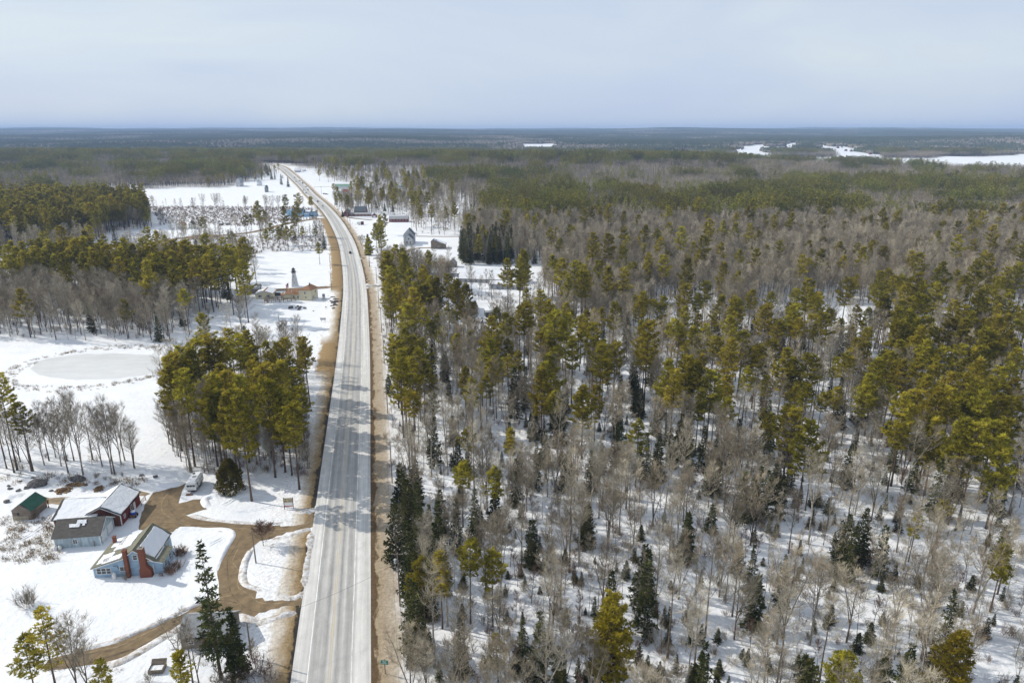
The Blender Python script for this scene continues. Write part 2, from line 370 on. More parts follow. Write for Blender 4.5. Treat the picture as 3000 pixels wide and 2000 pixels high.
# ground left open: no woods stand here (base of the trees, in photo pixels)
OPEN_PX = [
    zv([(-400, 100), (60, 120), (480, 60), (900, 60), (1200, 60), (1500, 140), (1750, 160), (1950, 150), (2080, 160), (2300, 60), (2300, 1700), (1500, 1330), (900, 1300), (300, 1150), (-400, 1100)]),   # house lot
    [(-300, 985), (0, 990), (300, 1000), (500, 1005), (560, 990), (600, 960), (700, 900), (760, 850), (980, 800), (985, 960), (930, 1060), (870, 1010), (700, 960), (600, 985), (500, 1030), (470, 1120), (470, 1200), (450, 1290), (330, 1300), (0, 1290), (-300, 1280)],                                            # pond meadow and lighthouse lot
    [(740, 745), (830, 735), (960, 735), (985, 800), (975, 850), (760, 850), (735, 800)],   # field behind the lighthouse
    [(290, 562), (480, 553), (640, 552), (690, 548), (860, 530), (905, 600), (800, 606), (620, 604), (440, 600), (380, 585), (310, 580)],  # big field
    [(285, 700), (330, 680), (400, 672), (470, 668), (560, 650), (660, 660), (700, 665), (900, 650), (960, 650), (960, 690), (700, 690), (560, 690), (500, 700), (400, 712), (300, 712)],
    [(735, 535), (800, 520), (900, 512), (980, 535), (1090, 540), (1200, 565), (1190, 575), (1070, 560), (1000, 590), (935, 590), (880, 560), (690, 560), (690, 545)],
    [(1010, 640), (1180, 630), (1210, 650), (1200, 690), (1350, 690), (1360, 780), (1280, 770), (1200, 790), (1110, 770), (1130, 880), (1110, 1000), (1040, 1000), (1060, 850), (1030, 760)],
    [(1200, 760), (1320, 755), (1340, 770), (1590, 775), (1590, 870), (1350, 860), (1300, 830), (1200, 800)],
    [(1320, 905), (1370, 885), (1530, 890), (1540, 960), (1430, 975), (1280, 960)],
    [(1880, 890), (2080, 885), (2110, 930), (2100, 960), (2000, 965), (1880, 950)],
    [(2160, 905), (2330, 895), (2360, 930), (2300, 985), (2200, 960)],
    [(2330, 890), (2480, 885), (2600, 930), (2620, 1000), (2480, 1010), (2380, 970)],
    [(1460, 545), (1590, 548), (1580, 560), (1450, 560)],
    [(1720, 555), (1850, 560), (1850, 568), (1720, 566)],
]
LAKE_PX = [(2080, 488), (2110, 463), (2240, 461), (2440, 462), (2560, 464), (2745, 465), (2765, 459), (2870, 460), (2985, 456), (2978, 436), (3100, 434), (3500, 440), (3500, 505), (3000, 503), (2760, 498), (2600, 491), (2420, 487), (2300, 484), (2200, 484)]
FARFIELD_PX = [[(2441, 440), (2475, 437), (2500, 443), (2560, 452), (2575, 460), (2560, 467), (2470, 467), (2445, 452)], [(2275, 436), (2335, 430), (2345, 438), (2335, 452), (2285, 452)], [(2370, 437), (2430, 435), (2435, 447), (2385, 449)],
    [(1910, 452), (2040, 446), (2060, 462), (2040, 484), (1930, 480)], [(2150, 440), (2250, 434), (2256, 464), (2170, 464)], [(1508, 434), (1640, 432), (1640, 442), (1510, 443)], [(2440, 399), (2480, 397), (2500, 402), (2450, 404)], [(2788, 410), (2822, 411), (2815, 414), (2790, 413)],
    [(1630, 391), (1760, 390), (1770, 393), (1640, 394)], [(905, 414), (960, 412), (965, 417), (910, 418)], [(1030, 389), (1080, 388), (1080, 391), (1040, 391)], [(2640, 395), (2720, 394), (2720, 397), (2650, 397)]]
def is_open(px, py):
    o = np.zeros(np.shape(px), bool)
    for P in OPEN_PX: o |= in_poly(px, py, P)
    return o
def is_far_open(px, py):
    o = in_poly(px, py, LAKE_PX)
    for P in FARFIELD_PX: o |= in_poly(px, py, P)
    return o

# ------------------------------------------------------------------ ground sheet
def build_ground():
    ys = [-160, -80, -20, 20, 45]
    y = 60.0
    while y < 26000:
        ys.append(y); y *= 1.021
    ts = np.linspace(-1.5, 1.5, 241); ys = np.array(ys)
    X = ts[None, :] * (np.maximum(ys, 0)[:, None] + 140); Y = np.repeat(ys[:, None], len(ts), 1)
    Z = hgt(X, Y)
    x = X.ravel(); y = Y.ravel()
    lit = np.zeros(x.shape); k = y > 40
    px, py = proj(x[k], y[k])
    op = is_open(px, py) | is_far_open(px, py); ro = np.abs(road_off(x[k], y[k])) < 22
    lk = np.where(op | (ro & (y[k] < 1500)), 0.0, .30 + .75 * sstep(450, 1500, y[k])); lit[k] = lk
    n = len(ts)
    i = np.arange(len(ys) - 1)[:, None] * n + np.arange(n - 1)[None, :]
    F = np.stack([i, i + 1, i + n + 1, i + n], -1).reshape(-1, 4)
    me = bpy.data.meshes.new('ground'); me.from_pydata(np.stack([x, y, Z.ravel()], 1).tolist(), [], F.tolist())
    at = me.attributes.new('litter', 'FLOAT', 'POINT'); at.data.foreach_set('value', lit)
    me.polygons.foreach_set('use_smooth', [True] * len(me.polygons)); me.materials.append(MATS['snow_ground']); me.update()
    o = bpy.data.objects.new('ground', me); COL.objects.link(o); struct(o)
build_ground()
struct(sheet('frozen_lake', [G(*p) for p in LAKE_PX], .6, 'snow_clean', 6, 40))
struct(sheet('pond', [G(*p) for p in POND_PX], .02, 'ice', 1.2, 2))

# ------------------------------------------------------------------ road, markings, verges
def road_materials():
    def base(name):
        m = bpy.data.materials.new(name); m.use_nodes = True; MATS[name] = m
        nt = m.node_tree; b = nt.nodes['Principled BSDF']; b.inputs['Roughness'].default_value = .85; b.inputs['Specular IOR Level'].default_value = .2
        uv = nt.nodes.new('ShaderNodeUVMap'); uv.uv_map = 'UVMap'; sp = nt.nodes.new('ShaderNodeSeparateXYZ'); nt.links.new(uv.outputs[0], sp.inputs[0])
        return nt, b, uv, sp
    def nz(nt, uv, sx, sy, sc, det=5, ro=.6):
        mp = nt.nodes.new('ShaderNodeMapping'); mp.inputs['Scale'].default_value = (sx, sy, 1); nt.links.new(uv.outputs[0], mp.inputs['Vector'])
        n = nt.nodes.new('ShaderNodeTexNoise'); n.inputs['Scale'].default_value = sc; n.inputs['Detail'].default_value = det; n.inputs['Roughness'].default_value = ro
        nt.links.new(mp.outputs[0], n.inputs['Vector']); return n.outputs['Fac']
    def ramp(nt, src, els, interp='LINEAR'):
        c = nt.nodes.new('ShaderNodeValToRGB'); c.color_ramp.interpolation = interp; e = c.color_ramp.elements
        while len(e) < len(els): e.new(.5)
        for k, (p, col) in enumerate(els): e[k].position = p; e[k].color = (*col, 1) if len(col) == 3 else col
        nt.links.new(src, c.inputs['Fac']); return c.outputs['Color']
    def mrange(nt, src, a, b, c=0, d=1):
        n = nt.nodes.new('ShaderNodeMapRange'); n.inputs['From Min'].default_value = a; n.inputs['From Max'].default_value = b; n.inputs['To Min'].default_value = c; n.inputs['To Max'].default_value = d
        nt.links.new(src, n.inputs['Value']); return n.outputs['Result']
    def mixc(nt, fac, a, b, mode='MIX'):
        n = nt.nodes.new('ShaderNodeMixRGB'); n.blend_type = mode
        for k, s in (('Fac', fac), ('Color1', a), ('Color2', b)):
            if isinstance(s, (int, float)): n.inputs[k].default_value = s
            elif isinstance(s, tuple): n.inputs[k].default_value = (*s, 1)
            else: nt.links.new(s, n.inputs[k])
        return n.outputs['Color']
    # asphalt: salt-whitened shoulders, darker wheel tracks
    nt, b, uv, sp = base('asphalt')
    u = mrange(nt, sp.outputs['X'], -6.6, 7.2)
    P = lambda o: (o + 6.6) / 13.8
    g = lambda v: (v, v * .985, v * .95)
    c = ramp(nt, u, [(P(-6.5), g(.54)), (P(-4.4), g(.58)), (P(-3.6), g(.44)), (P(-2.9), g(.32)), (P(-2.0), g(.44)), (P(-1.0), g(.31)), (P(-.35), g(.50)), (P(.0), g(.48)), (P(.4), g(.48)), (P(1.0), g(.31)), (P(1.85), g(.46)), (P(2.8), g(.32)), (P(3.5), g(.44)), (P(4.3), g(.60)), (P(6.9), g(.54))])
    n1 = nz(nt, uv, 1.2, .02, 1.0, 6); n2 = nz(nt, uv, .5, .25, 1.0, 6, .7); n3 = nz(nt, uv, 3, 3, 2.0, 3)
    c = mixc(nt, .8, c, ramp(nt, n1, [(.3, (.72,) * 3), (.7, (1.25,) * 3)]), 'MULTIPLY')
    c = mixc(nt, .7, c, ramp(nt, n2, [(.3, (.8,) * 3), (.7, (1.15,) * 3)]), 'MULTIPLY')
    c = mixc(nt, .5, c, ramp(nt, n3, [(.35, (.85,) * 3), (.65, (1.1,) * 3)]), 'MULTIPLY')
    ck = nz(nt, uv, .9, .06, 1.0, 8, .7); ck = ramp(nt, ck, [(.488, (0,) * 3), (.499, (1,) * 3), (.501, (1,) * 3), (.512, (0,) * 3)])   # sealed cracks
    c = mixc(nt, mixc(nt, 1.0, ck, (.35,) * 3, 'MULTIPLY'), c, (.6, .6, .58)); nt.links.new(c, b.inputs['Base Color'])
    # verges: by the tar leaf litter right, painted ditch shadow left, tan grass full of road sand, then snow
    for name, sgn, edge in (('verge_right', 1, 6.9), ('verge_left', -1, 6.3)):
        nt, b, uv, sp = base(name)
        m = nt.nodes.new('ShaderNodeMath'); m.operation = 'MULTIPLY'; m.inputs[1].default_value = sgn; nt.links.new(sp.outputs['X'], m.inputs[0])
        u = mrange(nt, m.outputs[0], edge, edge + 11)
        wob = nz(nt, uv, .35, .12, 1.0, 7, .72); w2 = mrange(nt, wob, .3, .7, -.10, .10)
        ad = nt.nodes.new('ShaderNodeMath'); ad.operation = 'ADD'; nt.links.new(u, ad.inputs[0]); nt.links.new(w2, ad.inputs[1])
        if sgn > 0:
            els = [(0.0, (.13, .085, .045)), (.09, (.12, .075, .035)), (.13, (.36, .285, .19)), (.24, (.40, .325, .235)), (.40, (.48, .41, .32)), (.49, (.66, .61, .55)), (.58, (.81, .81, .82))]
        else:
            els = [(0.0, (.05, .042, .034)), (.045, (.05, .042, .034)), (.075, (.27, .185, .085)), (.15, (.35, .255, .14)), (.25, (.48, .405, .31)), (.37, (.66, .61, .54)), (.48, (.81, .815, .83))]  # near-black inner band is shadow of the asphalt edge put into the colour
        c = ramp(nt, ad.outputs[0], els)
        if sgn < 0:      # mown grass bank left bare of snow on two stretches
            sl = np.concatenate([[0], np.cumsum(np.linalg.norm(np.diff(ROAD, axis=0), axis=1))])
            def s_at(px, py): q = G(px, py); return float(sl[((ROAD - np.array([q.x, q.y])) ** 2).sum(1).argmin()])
            bare = ramp(nt, ad.outputs[0], [(.0, (.10, .07, .04)), (.05, (.27, .175, .075)), (.60, (.34, .235, .11)), (.72, (.80, .80, .81))])
            for a, b_ in ((s_at(1038, 855), s_at(977, 640)), (s_at(1030, 1100), s_at(1036, 985))):
                k = nt.nodes.new('ShaderNodeMath'); k.operation = 'MULTIPLY'
                nt.links.new(mrange(nt, sp.outputs['Y'], a - 4, a + 8), k.inputs[0]); nt.links.new(mrange(nt, sp.outputs['Y'], b_ - 8, b_ + 6, 1, 0), k.inputs[1])
                c = mixc(nt, k.outputs[0], c, bare)
        f = nz(nt, uv, 1.3, 1.3, 1.0, 8, .8)
        c = mixc(nt, .85, c, ramp(nt, f, [(.32, (.45,) * 3), (.68, (1.3,) * 3)]), 'MULTIPLY'); nt.links.new(c, b.inputs['Base Color'])
        bn = nt.nodes.new('ShaderNodeBump'); bn.inputs['Distance'].default_value = .25; nt.links.new(f, bn.inputs['Height']); nt.links.new(bn.outputs[0], b.inputs['Normal'])
    # paint, worn through
    for name, col in (('line_white', (.80, .80, .78)), ('line_yellow', (.52, .40, .20))):
        nt, b, uv, sp = base(name); n = nz(nt, uv, 3, .15, 1.5, 7, .75)
        c = ramp(nt, n, [(.38, (.42, .41, .39)), (.55, col)]); nt.links.new(c, b.inputs['Base Color'])
road_materials()
road = struct(ribbon_mesh('road', ROAD, np.linspace(-6.3, 6.9, 9), .05, 'asphalt'))
for o in (-3.62, 3.62):
    ribbon_mesh('edge_line', ROAD, [o - .085, o + .085], .056, 'line_white', road)
for o in (-.16, .16):
    ribbon_mesh('centre_line', ROAD, [o - .06, o + .06], .056, 'line_yellow', road)
SIDE_P = [(spline([G(*q) for q in pts], 4.0), w, m) for pts, w, m in (([(1078, 838), (1110, 837), (1145, 838), (1180, 842)], 3.2, 'side_tar'),
                  ([(1000, 838), (950, 842), (880, 846), (800, 850), (745, 856)], 3.4, 'gravel'),
                  ([(952, 640), (900, 645), (830, 658), (740, 680), (640, 690), (585, 692), (500, 702), (400, 720)], 4.0, 'gravel'),
                  ([(1062, 756), (1100, 757), (1140, 753), (1180, 742), (1215, 728), (1290, 725)], 2.2, 'gravel'),
                  ([(1042, 735), (1075, 730), (1100, 729)], 2.0, 'gravel'),
                  ([(893, 551), (960, 548), (1060, 549), (1130, 551)], 3.0, 'side_tar'),
                  ([(1215, 692), (1290, 693), (1370, 693)], 2.0, 'gravel'),
                  ([(1000, 633), (1040, 640), (1090, 645)], 2.4, 'gravel'))]
def to_road(pth):
    i = ((ROAD - pth[0]) ** 2).sum(1).argmin(); q = ROAD[i]
    return np.vstack([pth[0] + (q - pth[0]) * .55, pth]) if np.linalg.norm(q - pth[0]) < 18 else pth
SIDE_P = [(to_road(p), w, m) for p, w, m in SIDE_P]
DRIVE_W = [tuple(G(*p)[:2]) for p in DRIVE_PX]
def on_drive(x, y):
    if in_poly(np.array([x]), np.array([y]), DRIVE_W)[0]: return True
    return any(((pth - (x, y)) ** 2).sum(1).min() < (w + .1) ** 2 for pth, w, m in SIDE_P)
struct(ribbon_mesh('verge', ROAD, [6.9, 7.3, 8.4, 8.9, 10.2, 12, 14, 17.6], .012, 'verge_right', wob=1.0, low=on_drive, zs=[.02, -.0, .02, .12, .16, .22, .12, .0]))
struct(ribbon_mesh('verge', ROAD, [-16.5, -14, -12, -10, -8.4, -7.2, -6.62, -6.3], .012, 'verge_left', wob=-1.0, low=on_drive, zs=[0, .15, .30, .42, .38, .32, .12, .02]))
mat('side_tar', (.33, .31, .28), var=.2, scale=.4)
struct(sheet('driveway', [G(*p) for p in DRIVE_PX], .03, 'gravel', .5, 1.2))
for pth, w, m in SIDE_P:
    struct(ribbon_mesh('side_road', pth, [-w, 0, w], .04, m))
mat('yard_mud', (.27, .21, .14), var=.2, scale=.3)
for poly, m in (([(545, 693), (600, 686), (660, 688), (640, 697), (560, 702)], 'yard_mud'),
             ([(1255, 768), (1320, 763), (1335, 785), (1250, 792)], 'yard_mud'),
             ([(955, 628), (975, 632), (960, 642), (900, 645), (915, 634)], 'side_tar'),
             (zv([(300, 245), (600, 255), (700, 240), (800, 190), (1000, 210), (1040, 225), (1000, 240), (800, 230), (500, 300), (280, 300)]), 'yard_mud'),
             ([(2040, 940), (2110, 935), (2120, 950), (2050, 955)], 'yard_mud')):
    struct(sheet('gravel_yard', [G(*p) for p in poly], .035, m, 1.5, 2))
# ploughed berms of dirty snow along the driveway and where it meets the road
def berm(pts, w, h, m='snow_dirty', z=.0):
    p = spline([G(*q) for q in pts], .7); k = 9; offs = np.linspace(-w, w, k)
    d = np.gradient(p, axis=0); d /= np.linalg.norm(d, axis=1)[:, None]; nr = np.stack([d[:, 1], -d[:, 0]], 1); v = []
    for i in range(len(p)):
        e = min(1, i / 3, (len(p) - 1 - i) / 3); hh = .62 * h * e * (.45 + 1.1 * float(vnoise(p[i][0], p[i][1], 2.3, 2)))
        for o in offs:
            q = p[i] + nr[i] * (o * (.8 + .5 * float(vnoise(p[i][0], p[i][1], 3, 9)))); f = 1 - (o / w) ** 2
            v.append((q[0], q[1], z - .05 + hh * f * (.7 + .6 * float(vnoise(q[0] * 1.0, q[1], .7, 5)))))
    f = [(i * k + j, i * k + j + 1, (i + 1) * k + j + 1, (i + 1) * k + j) for i in range(len(p) - 1) for j in range(k - 1)]
    me = bpy.data.meshes.new('snow_bank'); me.from_pydata(v, [], f); me.materials.append(MATS[m]); me.update()
    me.polygons.foreach_set('use_smooth', [True] * len(me.polygons))
    o = bpy.data.objects.new('snow_bank', me); COL.objects.link(o); fix_up(o); struct(o)
for pts, w, h, m in ((zv([(2175, 325), (2120, 345), (2050, 370), (1995, 400)]), 1.6, 1.0, 'snow_dirty'), (zv([(1990, 415), (1850, 434), (1600, 420), (1450, 404), (1300, 372)]), .7, .45, 'snow_dirty'),
                     (zv([(2150, 470), (2060, 490), (1960, 530), (1850, 540)]), 1.0, .6, 'snow_dirty'), (zv([(2145, 480), (2120, 600), (2100, 740), (2080, 880)]), 1.2, .5, 'snow_dirty'),
                     (zv([(2085, 890), (2060, 925), (1990, 945), (1860, 900), (1710, 860), (1672, 800), (1690, 690), (1735, 600)]), .8, .5, 'snow_dirty'),
                     (zv([(2080, 1050), (2000, 1060), (1900, 1090), (1790, 1115), (1700, 1100), (1610, 1055)]), 1.5, 1.0, 'snow_dirty'), (zv([(1215, 462), (1400, 468), (1550, 474), (1600, 510), (1560, 590), (1510, 690), (1480, 780)]), .8, .5, 'snow_clean'),
                     (zv([(1480, 960), (1400, 975), (1310, 1005), (1210, 1055), (1080, 1120), (900, 1195), (740, 1255), (500, 1308)]), .8, .55, 'snow_dirty'), (zv([(1240, 1150), (1140, 1205), (1000, 1290), (820, 1385), (640, 1420)]), .9, .6, 'snow_dirty'),
                     (zv([(1440, 330), (1410, 268), (1480, 240), (1540, 260)]), 1.1, .7, 'snow_clean'), (zv([(1040, 190), (1130, 170), (1220, 165), (1270, 130)]), 1.2, 1.0, 'snow_clean'), (zv([(20, 280), (90, 240), (170, 235)]), 1.6, 1.6, 'snow_clean')):
    berm(pts, w, h, m)

for pts in ([(2085, 235), (1900, 300), (1700, 340), (1530, 350)], [(1480, 315), (1560, 285), (1640, 240), (1760, 225), (1900, 250), (1960, 290)], [(0, 553), (120, 540), (220, 490), (300, 430), (370, 350)], [(270, 690), (450, 680), (600, 655), (690, 620)], [(1410, 610), (1440, 570), (1500, 540), (1560, 500)], [(1690, 740), (1760, 800), (1880, 880)], [(420, 830), (620, 790), (760, 810), (900, 800)]):
    for dx in (0, 14): berm(zv([(a + dx, b + dx * .6) for a, b in pts]), .28, .22, 'snow_clean')

# wheel ruts worn into the driveway
mat('rut_dark', (.15, .11, .065), var=.25, scale=.7); mat('rut_pale', (.26, .195, .115), var=.2, scale=.7)
for pts in ([(2165, 395), (2000, 440), (1800, 462), (1600, 450), (1400, 430), (1200, 390), (1120, 300), (1180, 220)], [(2165, 400), (1950, 470), (1780, 500), (1660, 560), (1600, 680), (1585, 800), (1640, 920), (1780, 1000), (1900, 1020), (2075, 975)], [(1100, 450), (1300, 440), (1500, 455), (1640, 500)], [(1620, 1000), (1500, 1005), (1350, 1035), (1200, 1105), (1000, 1210), (800, 1310), (560, 1365), (340, 1400)], [(1600, 960), (1450, 1010), (1250, 1090), (1050, 1180), (850, 1280), (600, 1350)]):
    for dx in (-.8, .8):
        p = spline([G(*q) for q in zv(pts)], 1.0); w = .09 + .08 * random.random(); p = p + np.stack([vnoise(p[:, 0], p[:, 1], 6, int(dx * 10) + 20) - .5, vnoise(p[:, 0], p[:, 1], 6, int(dx * 10) + 40) - .5], 1) * 2.2
        struct(ribbon_mesh('wheel_rut', p, [dx - w, dx + w], .036 + .004 * random.random(), random.choice(('rut_dark', 'rut_dark', 'rut_pale'))))
# ------------------------------------------------------------------ trees (each generator fills a trunk MB and a crown MB)
def rv(r, a, b): return a + (b - a) * r.random()
def dirv(az, el): return Vector((math.cos(az) * math.cos(el), math.sin(az) * math.cos(el), math.sin(el)))
def spike(mb, p, d, l, w, mi=0):
    """thin twig: three-sided, tapering to a point"""
    q = p + d * l; a = d.orthogonal().normalized() * w; b = d.cross(a)
    mb.add([tuple(p + a), tuple(p - a * .5 + b * .87), tuple(p - a * .5 - b * .87), tuple(q)], [(0, 1, 3), (1, 2, 3), (2, 0, 3)], mi)
def gen_bare(seed, h=16., t0=.35, nb=15, spread=.30, lean=.03, forks=0, twigs=5, tw=.017, sub=2, r0=None):
    r = random.Random(seed); T = MB(); C = MB(); r0 = r0 or h * .0105
    stems = []
    lx, ly = rv(r, -lean, lean), rv(r, -lean, lean); wob = [rv(r, -.012, .012) * h for _ in range(8)]
    def path(base, top, hb, n=8, amp=1.0):
        return [Vector((base.x + (top.x - base.x) * (i / n) + wob[i % 8] * amp * (i / n), base.y + (top.y - base.y) * (i / n) + wob[(i + 3) % 8] * amp * (i / n), base.z + (top.z - base.z) * (i / n))) for i in range(n + 1)]
    p = path(Vector((0, 0, 0)), Vector((lx * h, ly * h, h * .93)), h)
    T.tube(p, [r0 * (1.25 if i == 0 else 1) * (1 - .88 * i / 8) for i in range(9)], 6); stems.append((p, r0, t0))
    for k in range(forks):
        az = rv(r, 0, 6.28); b = p[r.choice((1, 2, 2, 3))]; tp = Vector((math.cos(az) * h * rv(r, .12, .24), math.sin(az) * h * rv(r, .12, .24), h * rv(r, .8, .96)))
        q = path(b, tp, h); T.tube(q, [r0 * .68 * (1 - .86 * i / 8) for i in range(9)], 5); stems.append((q, r0 * .68, max(t0, .3)))
    for (p, rr, ts) in stems:
        n = nb if p is stems[0][0] else int(nb * .6)
        for i in range(n):
            t = ts + (1 - ts) * (i + .5) / n; t = min(.99, t + rv(r, -.02, .02)); f = t * 8; k = min(7, int(f)); o = p[k].lerp(p[k + 1], f - k)
            az = i * 2.4 + rv(r, -.5, .5); el = rv(r, .35, .75) + .5 * (t - ts); L_ = h * spread * (1.15 - t) ** .7 * rv(r, .75, 1.25) * (1 if forks == 0 else .8)
            d = dirv(az, el); br = max(.02, rr * (1 - .88 * t) * .55); pts = [o]
            for s in range(4):
                d = (d + Vector((rv(r, -.18, .18), rv(r, -.18, .18), .10 + rv(r, -.08, .12)))).normalized(); pts.append(pts[-1] + d * L_ / 4)
            C.tube(pts, [br, br * .75, br * .55, br * .35, 0], 3)
            ns = 6
            for s in range(ns):
                u = .22 + .78 * (s + rv(r, 0, .6)) / ns; u = min(u, .98); fk = u * 4; kk = min(3, int(fk)); so = pts[kk].lerp(pts[kk + 1], fk - kk)
                bd = (pts[kk + 1] - pts[kk]).normalized(); side = bd.cross(Vector((0, 0, 1))).normalized() * (1 if s % 2 else -1)
                sd = (bd * .8 + side * rv(r, .5, 1.0) + Vector((0, 0, rv(r, .0, .5)))).normalized(); sl = L_ * .45 * (1.15 - u * .6) * rv(r, .7, 1.2)
                m = so + sd * sl * .55; sd2 = (sd + Vector((rv(r, -.25, .25), rv(r, -.25, .25), .2))).normalized(); e = m + sd2 * sl * .45
                C.tube([so, m, e], [max(.012, br * .4), max(.009, br * .25), 0], 3)
                for w in range(twigs):
                    v = (w + .5 + rv(r, -.3, .3)) / twigs; to = so.lerp(m, v * 2) if v < .5 else m.lerp(e, v * 2 - 1)
                    td = (sd + Vector((rv(r, -.9, .9), rv(r, -.9, .9), rv(r, -.2, .8)))).normalized(); tl = rv(r, .5, 1.25) * h / 16
                    spike(C, to, td, tl, tw)
                    for x in range(sub):
                        xo = to + td * tl * rv(r, .25, .8); xd = (td + Vector((rv(r, -.8, .8), rv(r, -.8, .8), rv(r, -.2, .7)))).normalized()
                        spike(C, xo, xd, tl * rv(r, .35, .7), tw * .75)
    return T, C
def tuft(mb, r, c, d, s, n, w=.165):
    """spray of needle blades around a shoot"""
    for i in range(n):
        v = (d * rv(r, .2, 1.0) + Vector((rv(r, -1, 1), rv(r, -1, 1), rv(r, -.55, .75)))).normalized(); l = s * rv(r, .6, 1.15)
        a = v.cross(Vector((rv(r, -1, 1), rv(r, -1, 1), rv(r, -1, 1)))).normalized() * l * w
        b = c + v * l * .35
        mb.add([tuple(c), tuple(b + a), tuple(c + v * l), tuple(b - a)], [(0, 1, 2, 3)])
def gen_pine(seed, h=21., t0=.42, whorls=13, per=5, reach=.17, dens=1.0, ts=.62, n=7, top=.75):
    r = random.Random(seed); T = MB(); C = MB(); r0 = h * .0115
    lx, ly = rv(r, -.03, .03) * h, rv(r, -.03, .03) * h
    p = [Vector((lx * (i / 8) ** 1.5, ly * (i / 8) ** 1.5, h * .97 * i / 8)) for i in range(9)]
    T.tube(p, [r0 * (1.2 if i == 0 else 1) * (1 - .9 * i / 8) for i in range(9)], 6)
    for k in range(4):                                   # dead stubs under the crown
        z = rv(r, .18, t0) * 8; i = int(z); o = p[i].lerp(p[i + 1], z - i); spike(T, o, dirv(rv(r, 0, 6.28), rv(r, -.1, .3)), rv(r, .8, 2.2), .03)
    for wl in range(whorls):
        t = t0 + (1 - t0) * (wl + rv(r, .1, .6)) / whorls
        if t > .985: continue
        f = t * 8; k = min(7, int(f)); o = p[k].lerp(p[k + 1], f - k); q = (t - t0) / (1 - t0)
        prof = (min(1, .45 + q * 2.2) if q < .3 else 1.0) * (1.08 - q) ** top
        for b in range(per):
            if r.random() < .16: continue
            az = b * 6.283 / per + wl * 1.1 + rv(r, -.35, .35); L_ = max(.5, h * reach * prof * rv(r, .55, 1.3)); el = rv(r, -.08, .22) + .5 * q
            d = dirv(az, el); pts = [o]
            for s in range(3):
                d = (d + Vector((rv(r, -.12, .12), rv(r, -.12, .12), .11))).normalized(); pts.append(pts[-1] + d * L_ / 3)
            C.tube(pts, [.05 * h / 20, .04 * h / 20, .025 * h / 20, 0], 3, 1)
            ns = max(3, int(L_ * 2.1 * dens))
            for s in range(ns):
                u = .28 + .72 * (s + .5) / ns; fk = u * 3; kk = min(2, int(fk)); so = pts[kk].lerp(pts[kk + 1], fk - kk); bd = (pts[kk + 1] - pts[kk]).normalized()
                side = bd.cross(Vector((0, 0, 1))).normalized(); wd = L_ * .34 * (1.1 - u) + .25
                for sg in (-1, 1):
                    off = rv(r, .15, 1.0) * wd
                    c = so + side * sg * off + bd * off * .5 + Vector((0, 0, rv(r, -.05, .25)))
                    tuft(C, r, c, (bd * .7 + side * sg * .6 + Vector((0, 0, .35))).normalized(), ts * rv(r, .8, 1.25), n)
            tuft(C, r, pts[-1], d, ts * 1.2, n)
    tuft(C, r, p[-1], Vector((0, 0, 1)), ts * 1.6, n + 4)
    return T, C
def gen_spruce(seed, h=12., t0=.06, wid=.2, layers=20, per=7, ts=.5, n=4, sparse=.0):
    r = random.Random(seed); T = MB(); C = MB(); r0 = h * .012
    p = [Vector((0, 0, h * i / 6)) for i in range(7)]; T.tube(p, [r0 * (1 - i / 6.01) for i in range(7)], 6)
    for k in range(layers):
        t = t0 + (1 - t0) * (k + .3) / layers; q = (t - t0) / (1 - t0); L0 = h * wid * (1.03 - q) ** .85
        m = max(3, int(per * (1.1 - .6 * q)))
        for b in range(m):
            if r.random() < sparse: continue
            az = b * 6.283 / m + k * 1.9 + rv(r, -.3, .3); L_ = L0 * rv(r, .7, 1.2); o = Vector((0, 0, h * t)); el = -.30 + .75 * q + rv(r, -.12, .12)
            d = dirv(az, el); e = o + d * L_; e.z += .08 * L_
            C.tube([o, (o + e) / 2 + Vector((0, 0, -.03 * L_)), e], [.03, .02, 0], 3, 1)
            ns = max(2, int(L_ * 3.0)); side = d.cross(Vector((0, 0, 1))).normalized()
            for s in range(ns):
                u = .2 + .8 * (s + .6) / ns; c = o.lerp(e, u); wd = L_ * .3 * (1.15 - u)
                for sg in (-1, 1):
                    tuft(C, r, c + side * sg * wd * rv(r, .1, 1) + Vector((0, 0, rv(r, -.12, .03))), (d * .8 + side * sg * .7 + Vector((0, 0, -.15))).normalized(), ts * rv(r, .7, 1.2), n, .2)
    tuft(C, r, Vector((0, 0, h * .98)), Vector((0, 0, 1)), ts, n + 3, .15)
    return T, C
def gen_dome(seed, h=7., w=3.2, ts=.5, count=1500):
    """dense clipped cedar: foliage sprays over an egg-shaped volume down to the ground"""
    r = random.Random(seed); T = MB(); C = MB()
    for k in range(4): a = k * 1.57; T.tube([(0, 0, 0), (math.cos(a) * w * .2, math.sin(a) * w * .2, h * .5), (math.cos(a) * w * .25, math.sin(a) * w * .25, h * .9)], [.12, .07, 0], 5)
    for i in range(count):
        z = r.random() ** .8; az = rv(r, 0, 6.283); rad = w * (1 - z ** 2.0) ** .6 * (.74 + .16 * math.sin(az * 5 + z * 9) + .12 * math.sin(az * 3 - z * 14) + .22 * r.random()) * (.62 + .38 * r.random() ** .3)
        c = Vector((math.cos(az) * rad, math.sin(az) * rad, .1 + z * h * .96)); tuft(C, r, c, (dirv(az, .3) + Vector((0, 0, .9))).normalized(), ts * rv(r, .7, 1.2), 4, .2)
    return T, C
